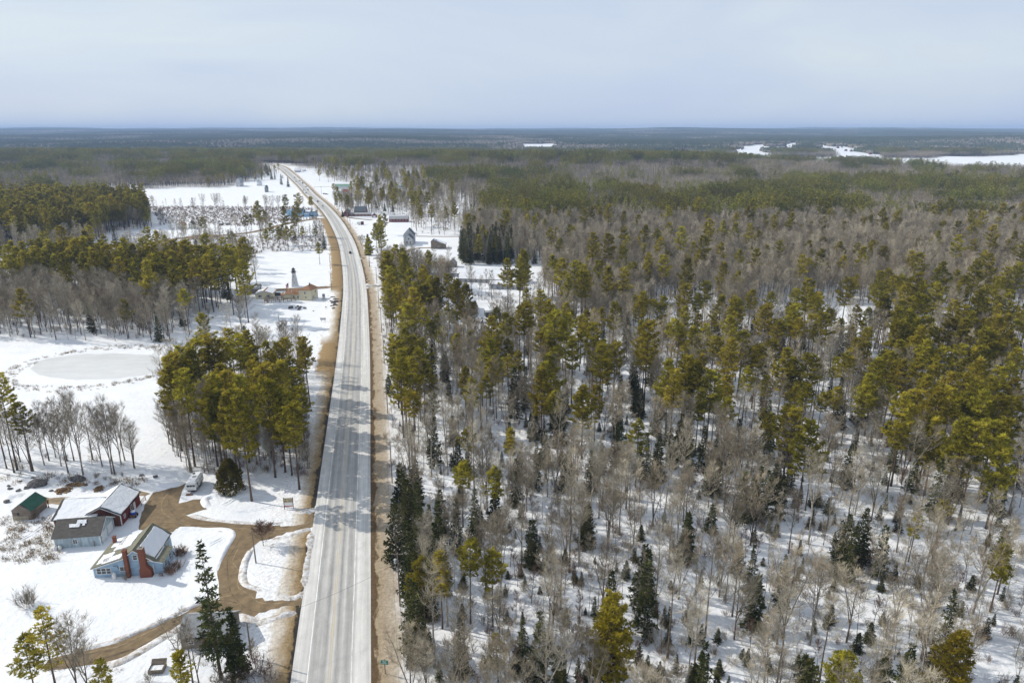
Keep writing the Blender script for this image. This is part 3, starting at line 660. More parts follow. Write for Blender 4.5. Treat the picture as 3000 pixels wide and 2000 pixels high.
def gen_shrub(seed, h=2.2, stems=14, spread=.5, tw=.012, twigs=10):
    r = random.Random(seed); C = MB()
    for k in range(stems):
        az = rv(r, 0, 6.283); d = dirv(az, rv(r, .75, 1.4)); l = h * rv(r, .55, 1.05); o = Vector((rv(r, -.25, .25) * h * spread, rv(r, -.25, .25) * h * spread, -.05)); m = o + d * l * .5; e = m + (d + Vector((rv(r, -.3, .3), rv(r, -.3, .3), .1))).normalized() * l * .5
        C.tube([o, m, e], [.022, .016, 0], 3)
        for w in range(twigs):
            v = rv(r, .25, 1); to = o.lerp(m, v * 2) if v < .5 else m.lerp(e, v * 2 - 1)
            spike(C, to, (d + Vector((rv(r, -1, 1), rv(r, -1, 1), rv(r, -.3, .9)))).normalized(), h * rv(r, .15, .4), tw)
    return C
def gen_grass(seed, w=.9, n=45, h=.5):
    r = random.Random(seed); C = MB()
    for k in range(n):
        a = rv(r, 0, 6.28); q = w * r.random() ** .5; o = Vector((math.cos(a) * q, math.sin(a) * q, -.02)); d = (Vector((rv(r, -.8, .8), rv(r, -.8, .8), 1))).normalized(); s = Vector((math.cos(a + 1.5), math.sin(a + 1.5), 0)) * .035
        e = o + d * h * rv(r, .5, 1.2); C.add([tuple(o - s), tuple(o + s), tuple(e)], [(0, 1, 2)])
    return C
def merge(T, C, cmats):
    """trunk + crown in one MB: trunk faces take the last slot"""
    M_ = MB(); M_.add(C.v, C.f); M_.m = list(C.m) or [0] * len(C.f); M_.add(T.v, T.f, len(cmats)); return M_
KIND = {}
def register(kind, name, gens, tmat, cmats):
    """meshes for single trees (trunk, crown apart) and a joined one for the woods"""
    lst = []; hid = bpy.data.collections.new('woods_' + kind)
    for i, ((T, C), cm) in enumerate(zip(gens, cmats)):
        tm = T.mesh(name + '_trunk', [tmat] if isinstance(tmat, str) else [tmat[i % len(tmat)]]) if T else None
        cmesh = C.mesh(name + '_crown', cm)
        J = merge(T, C, cm).mesh(name + '_whole', list(cm) + [tmat if isinstance(tmat, str) else tmat[i % len(tmat)]]) if T else cmesh
        ob = bpy.data.objects.new('%s_source_%02d' % (kind, i), J); hid.objects.link(ob)
        zmax = max(v[2] for v in C.v); lst.append((tm, cmesh, zmax))
    KIND[kind] = dict(name=name, v=lst, col=hid)
t_gen = time.time()
register('pine', 'white_pine', [gen_pine(100 + i, h=(21, 22, 19, 23, 20, 18)[i], t0=(.44, .53, .40, .58, .34, .48)[i], whorls=(12, 10, 12, 9, 13, 10)[i], dens=1.0, n=10, reach=(.225, .20, .24, .185, .235, .21)[i], top=(.75, .6, .8, .5, .9, .6)[i]) for i in range(6)], 'pine_bark', [['pine_needles', 'pine_bark']] * 6)
register('thinpine', 'thin_pine', [gen_pine(130 + i, h=(15, 17, 13, 16)[i], t0=(.5, .62, .45, .66)[i], whorls=8, per=5, reach=.185, dens=1.15, ts=.58) for i in range(4)], 'pine_bark', [['pine_needles', 'pine_bark']] * 4)
register('spruce', 'spruce_tree', [gen_spruce(200 + i, h=(12, 10, 8, 13, 6)[i], wid=(.17, .2, .24, .14, .27)[i], layers=(20, 18, 15, 22, 13)[i], sparse=(.1, .05, .0, .25, .0)[i]) for i in range(5)], 'pine_bark', [['spruce_needles', 'twig']] * 5)
register('bare', 'bare_tree', [gen_bare(300 + i, h=(16, 17, 15, 18, 14, 16, 17, 15)[i], t0=(.38, .45, .3, .5, .25, .4, .42, .33)[i], nb=(18, 16, 19, 15, 20, 17, 16, 17)[i], spread=(.33, .29, .35, .25, .37, .31, .27, .33)[i], forks=(0, 1, 2, 0, 2, 1, 0, 3)[i]) for i in range(8)], ['bark', 'bark_pale', 'bark', 'bark_pale'], [['twig'], ['twig_pale'], ['twig'], ['twig_pale'], ['twig_pale'], ['twig'], ['twig_pale'], ['twig']])
register('sapling', 'bare_sapling', [gen_bare(340 + i, h=(9, 11, 7, 10, 12)[i], t0=.3, nb=9, spread=(.22, .18, .26, .2, .16)[i], forks=(0, 0, 1, 2, 0)[i], twigs=4, sub=2, tw=.016, lean=.09, r0=.065) for i in range(5)], ['bark', 'bark_pale'], [['twig'], ['twig_pale'], ['twig_red'], ['twig_pale'], ['twig']])
register('shrub', 'bare_shrub', [(None, gen_shrub(400 + i, h=(2.6, 1.7, 3.4, 2.2)[i], stems=(18, 16, 22, 14)[i], spread=.9, tw=.015, twigs=13)) for i in range(4)], None, [['twig'], ['twig_red'], ['twig_pale'], ['twig_red']])
register('grass', 'grass_tuft', [(None, gen_grass(450 + i, h=(.45, .7, .35)[i])) for i in range(3)], None, [['dead_grass']] * 3)
# ---- patches of woodland for the middle and far distance
def lod_bare(mb, r, o, h, mt):
    mb.tube([o, o + Vector((0, 0, h * .6)), o + Vector((rv(r, -.6, .6), rv(r, -.6, .6), h))], [.14, .09, 0], 3, 2)
    for i in range(30):
        t = rv(r, .38, .92); p = o + Vector((0, 0, h * t)); d = dirv(rv(r, 0, 6.28), rv(r, .45, 1.2)); l = h * rv(r, .12, .32) * (1.25 - t); spike(mb, p, d, l, .035, mt); e = p + d * l * .55
        for k in range(3): spike(mb, e, (d + Vector((rv(r, -.8, .8), rv(r, -.8, .8), rv(r, -.1, .7)))).normalized(), rv(r, .8, 1.8), .028, mt)
def lod_pine(mb, r, o, h, mi, t0=.4, wid=.2, n=66, s=1.35):
    mb.tube([o, o + Vector((0, 0, h * .95))], [.22, .03], 3, 2)
    for i in range(n):
        t = t0 + (1 - t0) * ((i + r.random()) / n); q = (t - t0) / (1 - t0); rad = h * wid * (1.06 - q) ** .7 * rv(r, .25, 1.15) * (min(1, .5 + q * 2)); az = rv(r, 0, 6.283)
        c = o + Vector((math.cos(az) * rad, math.sin(az) * rad, h * t + rad * .15))
        for k in range(4):
            v = (dirv(az, .2) + Vector((rv(r, -1, 1), rv(r, -1, 1), rv(r, -.45, .6)))).normalized(); l = s * rv(r, .6, 1.2); a = v.cross(Vector((rv(r, -1, 1), rv(r, -1, 1), rv(r, -1, 1)))).normalized() * l * .24; b = c + v * l * .35
            mb.add([tuple(c), tuple(b + a), tuple(c + v * l), tuple(b - a)], [(0, 1, 2, 3)], mi)
def make_patch(seed, size, count, pine, spr, hs=1.0):
    r = random.Random(seed); mb = MB(); g = int(math.sqrt(count)) + 1
    for i in range(g):
        for j in range(g):
            o = Vector(((i + r.random()) / g - .5, (j + r.random()) / g - .5, 0)) * size; u = r.random()
            if u < pine: lod_pine(mb, r, o, rv(r, 18, 27) * hs, 0)
            elif u < pine + spr: lod_pine(mb, r, o, rv(r, 10, 15) * hs, 3, .08, .15, 50, .9)
            else: lod_bare(mb, r, o, rv(r, 14, 18.5) * hs, r.choice((1, 1, 4)))
    return mb
PATCH_M = ['pine_far', 'twig', 'pine_bark', 'spruce_needles', 'twig_pale']
def patch_kind(kind, specs, size, count):
    hid = bpy.data.collections.new('woods_' + kind)
    for i, (p, s) in enumerate(specs):
        hid.objects.link(bpy.data.objects.new('%s_source_%02d' % (kind, i), make_patch(500 + i * 7 + int(size), size, count, p, s).mesh(kind, PATCH_M)))
    KIND[kind] = dict(col=hid)
patch_kind('midpatch', [(0, 0), (0, .0), (.0, .02), (.04, .03), (.10, .03), (.30, .04), (.6, .06), (.9, .06)], 30., 30)
def make_farpatch(seed, size, n, dark):
    """canopy seen from kilometres away: every tree a small rough crown"""
    r = random.Random(seed); mb = MB()
    for i in range(n):
        o = Vector((rv(r, -.5, .5), rv(r, -.5, .5), 0)) * size; con = r.random() < dark; h = rv(r, 15, 23) if con else rv(r, 12, 16); w = rv(r, 3, 5) if con else rv(r, 3.5, 6); k = 5
        ring = [(0.0, h)]
        vs = [(o.x, o.y, h)]
        for lev, (rf, zf) in enumerate(((.55, .8), (1.0, .45 if con else .6), (.7, .12))):
            for j in range(k):
                a = 6.283 * (j + .5 * lev) / k + rv(r, -.3, .3); q = w * rf * rv(r, .6, 1.3); vs.append((o.x + math.cos(a) * q, o.y + math.sin(a) * q, h * zf * rv(r, .85, 1.12)))
        fs = [(0, 1 + j, 1 + (j + 1) % k) for j in range(k)]
        for lev in range(2):
            b0 = 1 + lev * k; b1 = b0 + k
            for j in range(k): fs += [(b0 + j, b1 + j, b0 + (j + 1) % k), (b0 + (j + 1) % k, b1 + j, b1 + (j + 1) % k)]
        mb.add(vs, fs, 0 if con else 1)
    return mb
foliage('far_conifer', (.040, .052, .026), (.11, .115, .045), rnd=.25, trans=.0, hue=.02)
mat('far_bare', (.30, .25, .20), scale=.25, col2=(.16, .135, .11), rnd=.2, lo=.3, hi=.7)
def far_kind(kind, specs, size, n):
    hid = bpy.data.collections.new('woods_' + kind)
    for i, d in enumerate(specs):
        hid.objects.link(bpy.data.objects.new('%s_source_%02d' % (kind, i), make_farpatch(700 + i + int(size), size, n, d).mesh(kind, ['far_conifer', 'far_bare'])))
    KIND[kind] = dict(col=hid)
far_kind('farpatch', (.03, .12, .35, .7, .95), 80., 170)
print('tree meshes', round(time.time() - t_gen, 1))
BLOCK = []                                    # circles kept clear round buildings
# ------------------------------------------------------------------ buildings
class Bld:
    """origin at the front-left ground corner, x along the front, y back, z up"""
    def __init__(s, name, label, cat, fl=None, fr=None, at=None, rz=0., L=None, group=None, block=True):
        if fl:
            a = G(*fl); b = G(*fr); s.L = (b - a).length if L is None else L; rz = math.atan2(b.y - a.y, b.x - a.x); s.o = a
            if a.y > 450: s.L = abs(b.x - a.x) * 1.0 if L is None else L; rz = max(-.06, min(.10, rz * .2))
        else: s.o = Vector((at[0], at[1], 0)); s.L = L
        s.rz = rz; z = hz(s.o.x, s.o.y); s.root = thing(name, label, cat, (s.o.x, s.o.y, z), rz, group); s.n = 0
    def block(s, x, y, r):
        c, q = math.cos(s.rz), math.sin(s.rz); BLOCK.append((s.o.x + x * c - y * q, s.o.y + x * q + y * c, r)); return s
    def wall(s, prof, axis, a0, a1, m, name='wall', z0=-.15, label=None):
        return fix_normals(MB().prism([(prof[0][0], z0)] + list(prof) + [(prof[-1][0], z0)], a0, a1, axis).build(name, m, s.root, label))
    def roof(s, prof, axis, a0, a1, m, over=.35, th=.14, snow=(), sm='snow_clean', name='roof', trim=None):
        mb = MB(); n = len(prof); segs = []
        for i in range(n - 1):
            p0 = Vector(prof[i]); p1 = Vector(prof[i + 1]); d = (p1 - p0).normalized(); nn = Vector((-d.y, d.x))
            if i == 0: p0 = p0 - d * over
            if i == n - 2: p1 = p1 + d * over
            mb.prism([tuple(p0 + nn * .01), tuple(p1 + nn * .01), tuple(p1 + nn * th), tuple(p0 + nn * th)], a0 - over, a1 + over, axis); segs.append((p0, p1, d, nn))
        o = fix_normals(mb.build(name, m, s.root))
        if trim:
            for a in (a0 - over - .04, a1 + over):
                t = MB()
                for p0, p1, d, nn in segs: t.prism([tuple(p0 - nn * .16), tuple(p1 - nn * .16), tuple(p1 + nn * .012), tuple(p0 + nn * .012)], a, a + .04, axis)
                fix_normals(t.build('fascia', trim, o))
        for k, (si, f0, f1, g0, g1, rag) in enumerate(snow):
            p0, p1, d, nn = segs[si]; ls = (p1 - p0).length; la = a1 - a0 + 2 * over; out = []; st = .45
            f0_, f1_, g0_, g1_ = f0 * ls, f1 * ls, g0 * la, g1 * la
            for (x0, y0), (x1, y1) in (((g0_, f0_), (g1_, f0_)), ((g1_, f0_), (g1_, f1_)), ((g1_, f1_), (g0_, f1_)), ((g0_, f1_), (g0_, f0_))):
                q = max(1, int(math.hypot(x1 - x0, y1 - y0) / st))
                for j in range(q):
                    x = x0 + (x1 - x0) * j / q; y = y0 + (y1 - y0) * j / q; cx = (g0_ + g1_) / 2; cy_ = (f0_ + f1_) / 2
                    w = rag * (float(vnoise(x + 31 * k, y + s.o.x, 1.3, 2)) + .5 * float(vnoise(x, y, .5, 4)) - .6)
                    out.append((x + (cx - x) * w * .5, y + (cy_ - y) * w * .5))
            def P(x, y, h): q = p0 + d * y + nn * (th + h); return (a0 - over + x, q.x, q.y) if axis == 'x' else (q.x, a0 - over + x, q.y)
            n2 = len(out); cx = sum(q[0] for q in out) / n2; cy_ = sum(q[1] for q in out) / n2
            v = [P(x, y, .004) for x, y in out] + [P(x + (cx - x) * .02, y + (cy_ - y) * .03, .14) for x, y in out]
            fs = [(i, (i + 1) % n2, n2 + (i + 1) % n2, n2 + i) for i in range(n2)]
            tri = tessellate_polygon([[Vector((x, y, 0)) for x, y in out]]); fs += [tuple(n2 + i for i in t) for t in tri]
            fix_normals(MB().add(v, fs).build('roof_snow', sm, o))
        return o
    def _pt(s, face, c):
        if face == 'F': return lambda a, z, d: (a, c - d, z)
        if face == 'B': return lambda a, z, d: (a, c + d, z)
        if face == 'L': return lambda a, z, d: (c - d, a, z)
        return lambda a, z, d: (c + d, a, z)
    def slab(s, mb, face, c, a0, a1, z0, z1, d0, d1):
        f = s._pt(face, c); p = [f(a0, z0, d0), f(a1, z1, d1)]; xs = sorted((p[0][0], p[1][0])); ys = sorted((p[0][1], p[1][1])); zs = sorted((p[0][2], p[1][2]))
        mb.box(*xs, *ys, *zs)
    def window(s, face, c, a, z, w, h, m='white_paint', cols=2, rows=2, fw=.09, glass='glass'):
        mb = MB(); b = fw
        for a0, a1, z0, z1 in ((a - w / 2 - b, a - w / 2, z - h / 2 - b, z + h / 2 + b), (a + w / 2, a + w / 2 + b, z - h / 2 - b, z + h / 2 + b), (a - w / 2, a + w / 2, z + h / 2, z + h / 2 + b), (a - w / 2, a + w / 2, z - h / 2 - b, z - h / 2)): s.slab(mb, face, c, a0, a1, z0, z1, -.02, .06)
        for k in range(1, cols): x = a - w / 2 + w * k / cols; s.slab(mb, face, c, x - .03, x + .03, z - h / 2, z + h / 2, .018, .045)
        for k in range(1, rows): q = z - h / 2 + h * k / rows; s.slab(mb, face, c, a - w / 2, a + w / 2, q - .03, q + .03, .018, .043)
        o = mb.build('window', m, s.root); g = MB(); s.slab(g, face, c, a - w / 2, a + w / 2, z - h / 2, z + h / 2, -.02, .02); g.build('pane', glass, o); return o
    def door(s, face, c, a, w, h, m='white_paint', z0=.05, panels=0, name='door'):
        mb = MB(); s.slab(mb, face, c, a - w / 2, a + w / 2, z0, z0 + h, -.02, .05); o = mb.build(name, m, s.root)
        for k in range(panels):
            q = MB(); zz = z0 + h * (k + .12) / panels; s.slab(q, face, c, a - w / 2 + .1, a + w / 2 - .1, zz, zz + h * .72 / panels, .045, .075); q.build('door_panel', m, o)
        return o
    def box(s, name, m, x0, x1, y0, y1, z0, z1, label=None): return MB().box(x0, x1, y0, y1, z0, z1).build(name, m, s.root, label)
    def corner(s, L_, D, z, m='white_paint'):
        for x in (0, L_):
            for y in (0, D): s.box('corner_board', m, x - .05 if x == 0 else x - .08, x + .08 if x == 0 else x + .05, y - .05 if y == 0 else y - .08, y + .08 if y == 0 else y + .05, 0, z)
    def chimney(s, x, y, z0, z1, w=.6, d=.6, m='brick'):
        o = s.box('chimney', m, x - w / 2, x + w / 2, y - d / 2, y + d / 2, z0, z1); MB().box(x - w / 2 - .06, x + w / 2 + .06, y - d / 2 - .06, y + d / 2 + .06, z1, z1 + .14).build('chimney_cap', m, o)
        MB().box(x - w / 4, x + w / 4, y - d / 4, y + d / 4, z1 + .142, z1 + .16).build('flue', 'dark_metal', o); return o
zh = lambda a, b: (250 + a / 7.35, 1520 + b / 7.35)
def blue_house():
    b = Bld('blue_house', 'pale blue clapboard house with two brick chimneys on its front wall', 'house', zh(205, 1260), zh(1500, 1185)); L = b.L; D = 9.5; b.block(6, 4, 11)
    prof = [(0, 2.35), (L * .52, 4.25), (L * .715, 6.1), (L, 3.55)]
    b.wall(prof, 'y', 0, D, 'blue_clapboard'); b.wall([(-.02, .0), (L + .02, .0)], 'y', -.04, D + .04, 'concrete', 'foundation', -.3)
    b.roof(prof, 'y', 0, D, 'roof_green_grey', .35, .14, [(0, .12, .55, .05, .42, .5), (0, .30, .93, .02, .22, .5), (0, .40, .99, .45, .97, .55), (0, .18, .6, .62, .98, .5), (2, .14, .97, .08, .93, .25)], trim='white_paint')
    # lower bay on the right
    bp = [(L - 1.6, 3.6), (L + 1.75, 2.75)]
    b.wall([(L - .3, 3.0), (L + 1.75, 2.7)], 'y', .15, 5.4, 'blue_clapboard', 'bay_wall'); b.roof(bp, 'y', .15, 5.4, 'roof_green_grey', .22, .12, [(0, .1, .62, .1, .98, .35)], name='bay_roof', trim='white_paint')
    for y in (1.6, 4.0): b.window('R', L + 1.75, y, 1.55, 1.0, 1.5)
    b.window('F', 0, 2.0, 1.45, .82, 1.25, cols=1); b.window('F', 0, 2.95, 1.45, .82, 1.25, cols=1); b.window('F', 0, 1.05, 1.45, .82, 1.25, cols=1)
    b.window('F', 0, 6.0, 1.75, 1.5, .95, cols=2, rows=1); b.window('F', 0, L * .72, 4.25, .8, 1.05, cols=1); b.window('R', L, 7.6, 2.0, 1.0, 1.3)
    b.chimney(L * .585, -.42, 0, 6.3, .72, .78)
    q = MB().prism([(L * .79, 0), (L * .985, 0), (L * .985, 1.5), (L * .915, 2.7), (L * .905, 6.7), (L * .815, 6.7), (L * .815, 2.4), (L * .79, 1.8)], -1.0, -.05, 'y').build('chimney', 'brick', b.root, 'broad brick chimney with a wide stepped base'); fix_normals(q)
    MB().box(L * .81, L * .91, -1.05, 0, 6.702, 6.85).build('chimney_cap', 'concrete', q); MB().box(L * .835, L * .885, -.75, -.3, 6.852, 6.88).build('flue', 'dark_metal', q)
    b.chimney(.9, D - 1.3, 2.5, 4.3, .6, .6); b.corner(L, D, 2.3)
    mb = MB(); mb.tube([(4.2, -.15, 2.6), (4.2, -.4, 2.75), (5.0, -.4, 2.8), (5.15, -.35, 2.0)], [.07] * 4, 6); mb.build('drain_pipe', 'dark_metal', b.root)
    # things near the wall
    w = lambda x, y: Vector((b.o.x + x * math.cos(b.rz) - y * math.sin(b.rz), b.o.y + x * math.sin(b.rz) + y * math.cos(b.rz), 0))
    p = w(4.3, -.9); t = thing('propane_tank', 'white upright propane tank against the blue house wall', 'gas tank', p)
    MB().lathe([(.02, 0), (.36, .06), (.40, .2), (.40, 1.15), (.33, 1.32), (.14, 1.4)], 14).build('tank', 'propane_white', t, smooth=True); MB().lathe([(.16, 1.38), (.17, 1.56), (.10, 1.58)], 10).build('valve_guard', 'propane_white', t)
    p = w(6.6, -1.3); tag(place(gen_shrub(5, 2.2, 16, .5, .014, 12), 'bare_shrub', 'twig', p), 'bare tan bush in front of the two brick chimneys', 'shrub')
    p = w(L + 3.3, .8); tag(place(gen_shrub(6, 1.7, 60, 2.6, .02, 26), 'bare_shrub', 'twig_red', p, (1.0, 1.7, 1), -.4), 'dense dark red-brown bush beside the blue bay wall', 'shrub')
    p = w(L + 2.9, 6.5); tag(place(gen_shrub(7, 2.2, 40, 1.6, .03, 22), 'leafy_shrub', 'twig_red', p, (1.2, 1, 1)), 'rounded brown bush at the far corner of the blue house', 'shrub')
def place(mb, name, m, loc, scale=(1, 1, 1), rz=0.):
    o = mb.build(name, m); o.location = loc; o.scale = scale; o.rotation_euler = (0, 0, rz); return o
blue_house()
def garage():
    b = Bld('garage', 'grey-blue garage with dark shingle roof and white overhead doors', 'garage', (163.4, 1607.1), (297.3, 1596.4)); L = b.L; D = 7.2; b.block(5, 4, 8)
    prof = [(0, 2.8), (D / 2, 5.1), (D, 2.8)]; b.wall(prof, 'x', 0, L, 'grey_blue_siding'); b.roof(prof, 'x', 0, L, 'roof_shingle', .4, .14, [(0, .52, .70, .30, .52, .8), (0, .70, .90, .42, .64, .9), (0, .58, .72, .56, .62, .9)], trim='white_paint')
    b.window('F', 0, 4.2, 1.45, .85, .95); b.corner(L, D, 2.75)
    for y in (2.0, 5.2): b.door('R', L, y, 2.55, 2.25, 'white_paint', .08, 4, 'overhead_door')
    b.box('post', 'wood_brown', 8.1, 8.2, -.35, -.25, 0, 1.3)
    for k, (x, l) in enumerate(((.35, 'left of two white gas tanks at the garage corner'), (1.25, 'right of two white gas tanks at the garage corner'))):
        p = Vector((b.o.x + x, b.o.y - .5 + .1 * x, 0)); t = thing('propane_tank', l, 'gas tank', p, group='gas tanks by the garage')
        MB().lathe([(.02, 0), (.32, .06), (.36, .2), (.36, .85), (.28, 1.0), (.12, 1.06)], 12).build('tank', 'propane_white', t, smooth=True); MB().lathe([(.13, 1.05), (.14, 1.2), (.1, 1.21)], 10).build('valve_guard', 'metal_grey', t)
garage()
def barn():
    b = Bld('red_barn', 'dark red barn workshop with a thick snow-covered roof', 'barn', at=(-98.8, 138.6), rz=R(5.5), L=8.0); b.block(2, 5, 11)
    D = 10.2; prof = [(0, 3.1), (4, 5.15), (8, 3.1)]; b.wall(prof, 'y', 0, D, 'red_siding')
    fix_normals(MB().prism([(.02, 0), (.02, 3.05), (4, 5.1), (7.98, 3.05), (7.98, 0)], -.04, -.002, 'y').build('gable_boards', 'brown_boards', b.root))
    wp = [(-.9, 2.95), (4.6, 5.0), (D - .2, 2.95)]; b.wall(wp, 'x', -6.2, 1.0, 'brown_boards', 'wing_wall')
    b.roof(wp, 'x', -6.2, 3.0, 'roof_dark', .4, .14, [(0, .02, 1.0, .05, .99, .12), (1, .0, .97, .05, .99, .12)], name='wing_roof')
    b.roof(prof, 'y', 0, D, 'roof_dark', .4, .14, [(0, .02, .99, .03, .98, .1), (1, .0, .97, .03, .97, .1)], trim='white_paint')
    b.box('corner_board', 'white_paint', 7.9, 8.06, -.07, .1, 0, 3.0); b.window('R', 8.0, 1.8, 1.6, .7, .8); b.door('R', 8.0, 7.0, 1.0, 2.1); b.window('R', 8.0, 5.4, 1.7, .8, 1.0, cols=1)
    b.box('stove_pipe', 'dark_metal', -6.75, -6.6, 1.5, 1.65, 0, 3.9)
    mb = MB(); 
    for y in (9.0, 11.5): mb.box(8.6, 8.7, y, y + .1, 0, 1.3)
    for z in (.4, .85, 1.2): mb.box(8.62, 8.68, 9.1, 11.5, z, z + .1)
    mb.build('railing', 'wood_brown', b.root)
    c = lambda x, y: Vector((b.o.x + x * math.cos(b.rz) - y * math.sin(b.rz), b.o.y + x * math.sin(b.rz) + y * math.cos(b.rz), 0))
    t = thing('covered_cart', 'snow-topped blue barrel cart beside the red barn', 'cart', c(9.0, 3.9), b.rz); MB().box(-.6, .6, -.8, .8, .35, .75).build('bed', 'wood_brown', t); MB().lathe([(.5, .76), (.62, .9), (.62, 1.35), (.4, 1.5)], 14).build('cover', 'tarp_blue', t); MB().lathe([(.58, 1.36), (.6, 1.5), (.3, 1.68)], 14).build('snow_cap', 'snow_clean', t, smooth=True)
    for x in (-.66, .66):
        for y in (-.5, .5): q = MB().tube([(x - .06, y, .3), (x + .06, y, .3)], [.3, .3], 12, cap=True).build('wheel', 'rubber', t)
    b2 = Bld('green_roof_shed', 'small weathered board shed with a torn green roof', 'shed', at=(-117.9, 141.8), rz=R(1), L=4.3); b2.block(2, 3, 5)
    prof = [(0, 2.5), (2.0, 4.0), (4.3, 2.35)]; b2.wall(prof, 'y', 0, 5.8, 'weathered_boards'); b2.roof(prof, 'y', .5, 5.8, 'roof_green', .3, .08)
    b2.box('plank_skirt', 'pale_boards', -.04, 3.6, -.06, -.002, 0, 1.05)
    g = MB(); b2.slab(g, 'F', 0, 1.15, 1.7, 1.25, 2.0, -.01, .03); g.build('opening', 'dark_metal', b2.root)
    for k in range(4): MB().obox((4.55 + .1 * k, 1.0 + .3 * k, .7), (.05, .0, .02), (0, .09, 0), (.16 - .05 * k, .1, .75)).build('loose_plank', 'weathered_boards', b2.root)
    for k in range(3): MB().obox((4.7, 5.6 + .1 * k, 1.0), (.05, 0, 0), (0, .06, 0), (-.25 + .2 * k, .1, 1.1)).build('prop', 'wood_brown', b2.root)
    MB().obox((2.9, .35, 3.42), (.55, 0, -.38), (0, .16, 0), (.02, 0, .03)).build('torn_strip', 'dark_metal', b2.root)
    b3 = Bld('grey_shed', 'grey shingled shed half hidden by the tall spruce', 'shed', (533, 1900), (672, 1893)); L = b3.L; b3.block(4, 3, 5.5)
    prof = [(0, 2.6), (3.1, 4.7), (6.2, 2.6)]; b3.wall(prof, 'x', 0, L, 'grey_boards'); b3.roof(prof, 'x', 0, L, 'roof_grey', .3, .12, trim='grey_boards')
    b3.box('lean_to_door', 'brown_boards', 3.6, 5.2, -.06, -.002, .1, 2.2); b3.window('F', 0, 1.7, 1.4, .9, .9)
    t = thing('plank_bin', 'open plank bin with a rusty lid near the bottom left', 'bin', G(462, 1962), R(6)); 
    for n, q in (('front', (-1.2, 1.2, -.9, -.82, 0, .8)), ('back', (-1.2, 1.2, .82, .9, 0, .8)), ('side', (-1.2, -1.12, -.82, .82, 0, .8)), ('side', (1.12, 1.2, -.82, .82, 0, .8)), ('floor', (-1.12, 1.12, -.82, .82, .25, .32))): MB().box(*q).build(n, 'weathered_boards', t)
    MB().obox((0, 1.0, .95), (1.25, 0, 0), (0, .04, .0), (0, .3, .35)).build('lid', 'weathered_boards', t); MB().box(-1.1, .9, -.8, .6, .33, .55).build('snow_heap', 'snow_clean', t)
barn()

# ------------------------------------------------------------------ camper, cars
def wheel(t, x, y, r=.34, w=.22):
    q = MB().tube([(x, y - w / 2, r), (x, y + w / 2, r)], [r, r], 16, cap=True).build('wheel', 'rubber', t); MB().tube([(x, y - w / 2 - .01, r), (x, y + w / 2 + .01, r)], [r * .55, r * .55], 12, cap=True).build('rim', 'metal_grey', q)
def camper():
    a = G(548.5, 1444.8); c = G(574.8, 1444.8); e = G(592.7, 1416); rz = math.atan2(e.y - c.y, e.x - c.x); W_ = 2.35; L_ = 6.2
    t = thing('travel_trailer', 'old white travel trailer camper with snow on its roof by the evergreen', 'camper', (a + c) / 2 + Vector((math.cos(rz), math.sin(rz), 0)) * .2, rz)
    body = MB().prism([(0, .75), (L_, .75), (L_, 2.2), (L_ - .35, 2.85), (.25, 2.9), (0, 2.5)], -W_ / 2, W_ / 2, 'y'); 
    bm_ = MB()
    for v in body.v: bm_.v.append((v[0], v[1], v[2]))
    bm_.f = body.f; bm_.m = body.m; o = fix_normals(bm_.build('body', 'white_paint', t)); 
    md = o.modifiers.new('bevel', 'BEVEL'); md.width = .08; md.segments = 2
    MB().box(.02, L_ - .02, -W_ / 2 - .012, W_ / 2 + .012, .95, 1.2).build('stripe', 'sign_grey', t); MB().box(.1, L_ - .1, -W_ / 2 + .08, W_ / 2 - .08, .45, .74).build('chassis', 'dark_metal', t)
    MB().box(-.05, -.01, -W_ / 2 + .12, W_ / 2 - .12, 1.7, 2.35).build('window', 'white_paint', t)
    for k in range(3): y = -W_ / 2 + .18 + k * .68; MB().box(-.075, -.03, y, y + .62, 1.76, 2.28).build('pane', 'glass', t)
    for x in (1.4, 3.6, 5.0):
        f = MB().box(x - .45, x + .45, -W_ / 2 - .03, -W_ / 2 - .005, 1.55, 2.25).build('window', 'metal_grey', t); MB().box(x - .38, x + .38, -W_ / 2 - .045, -W_ / 2 - .02, 1.62, 2.18).build('pane', 'glass', f)
    MB().box(2.3, 2.95, -W_ / 2 - .04, -W_ / 2 - .005, .8, 2.5).build('door', 'white_paint', t); MB().box(.5, L_ - .6, -.9, .9, 2.9, 3.05).build('roof_snow', 'snow_clean', t); MB().box(2.6, 3.3, -.35, .35, 3.06, 3.25).build('roof_vent', 'metal_grey', t); MB().box(4.4, 5.0, .3, .8, 3.06, 3.2).build('roof_vent', 'dark_metal', t)
    MB().tube([(-.05, 0, .6), (-1.2, 0, .55)], [.06, .05], 6, cap=True).build('hitch', 'dark_metal', t)
    for y in (-W_ / 2 + .12, W_ / 2 - .12): wheel(t, 3.2, y); wheel(t, 4.0, y)
    st = thing('timber_stack', 'low stack of timbers under the camper front', 'timber', (a + c) / 2 + Vector((-.3, -.7, 0)), .1)
    for k in range(5): MB().box(-.8, .8, -.4 + k * .17, -.27 + k * .17, 0.01, .16 + .05 * (k % 2)).build('timber', 'wood_brown', st)
camper()
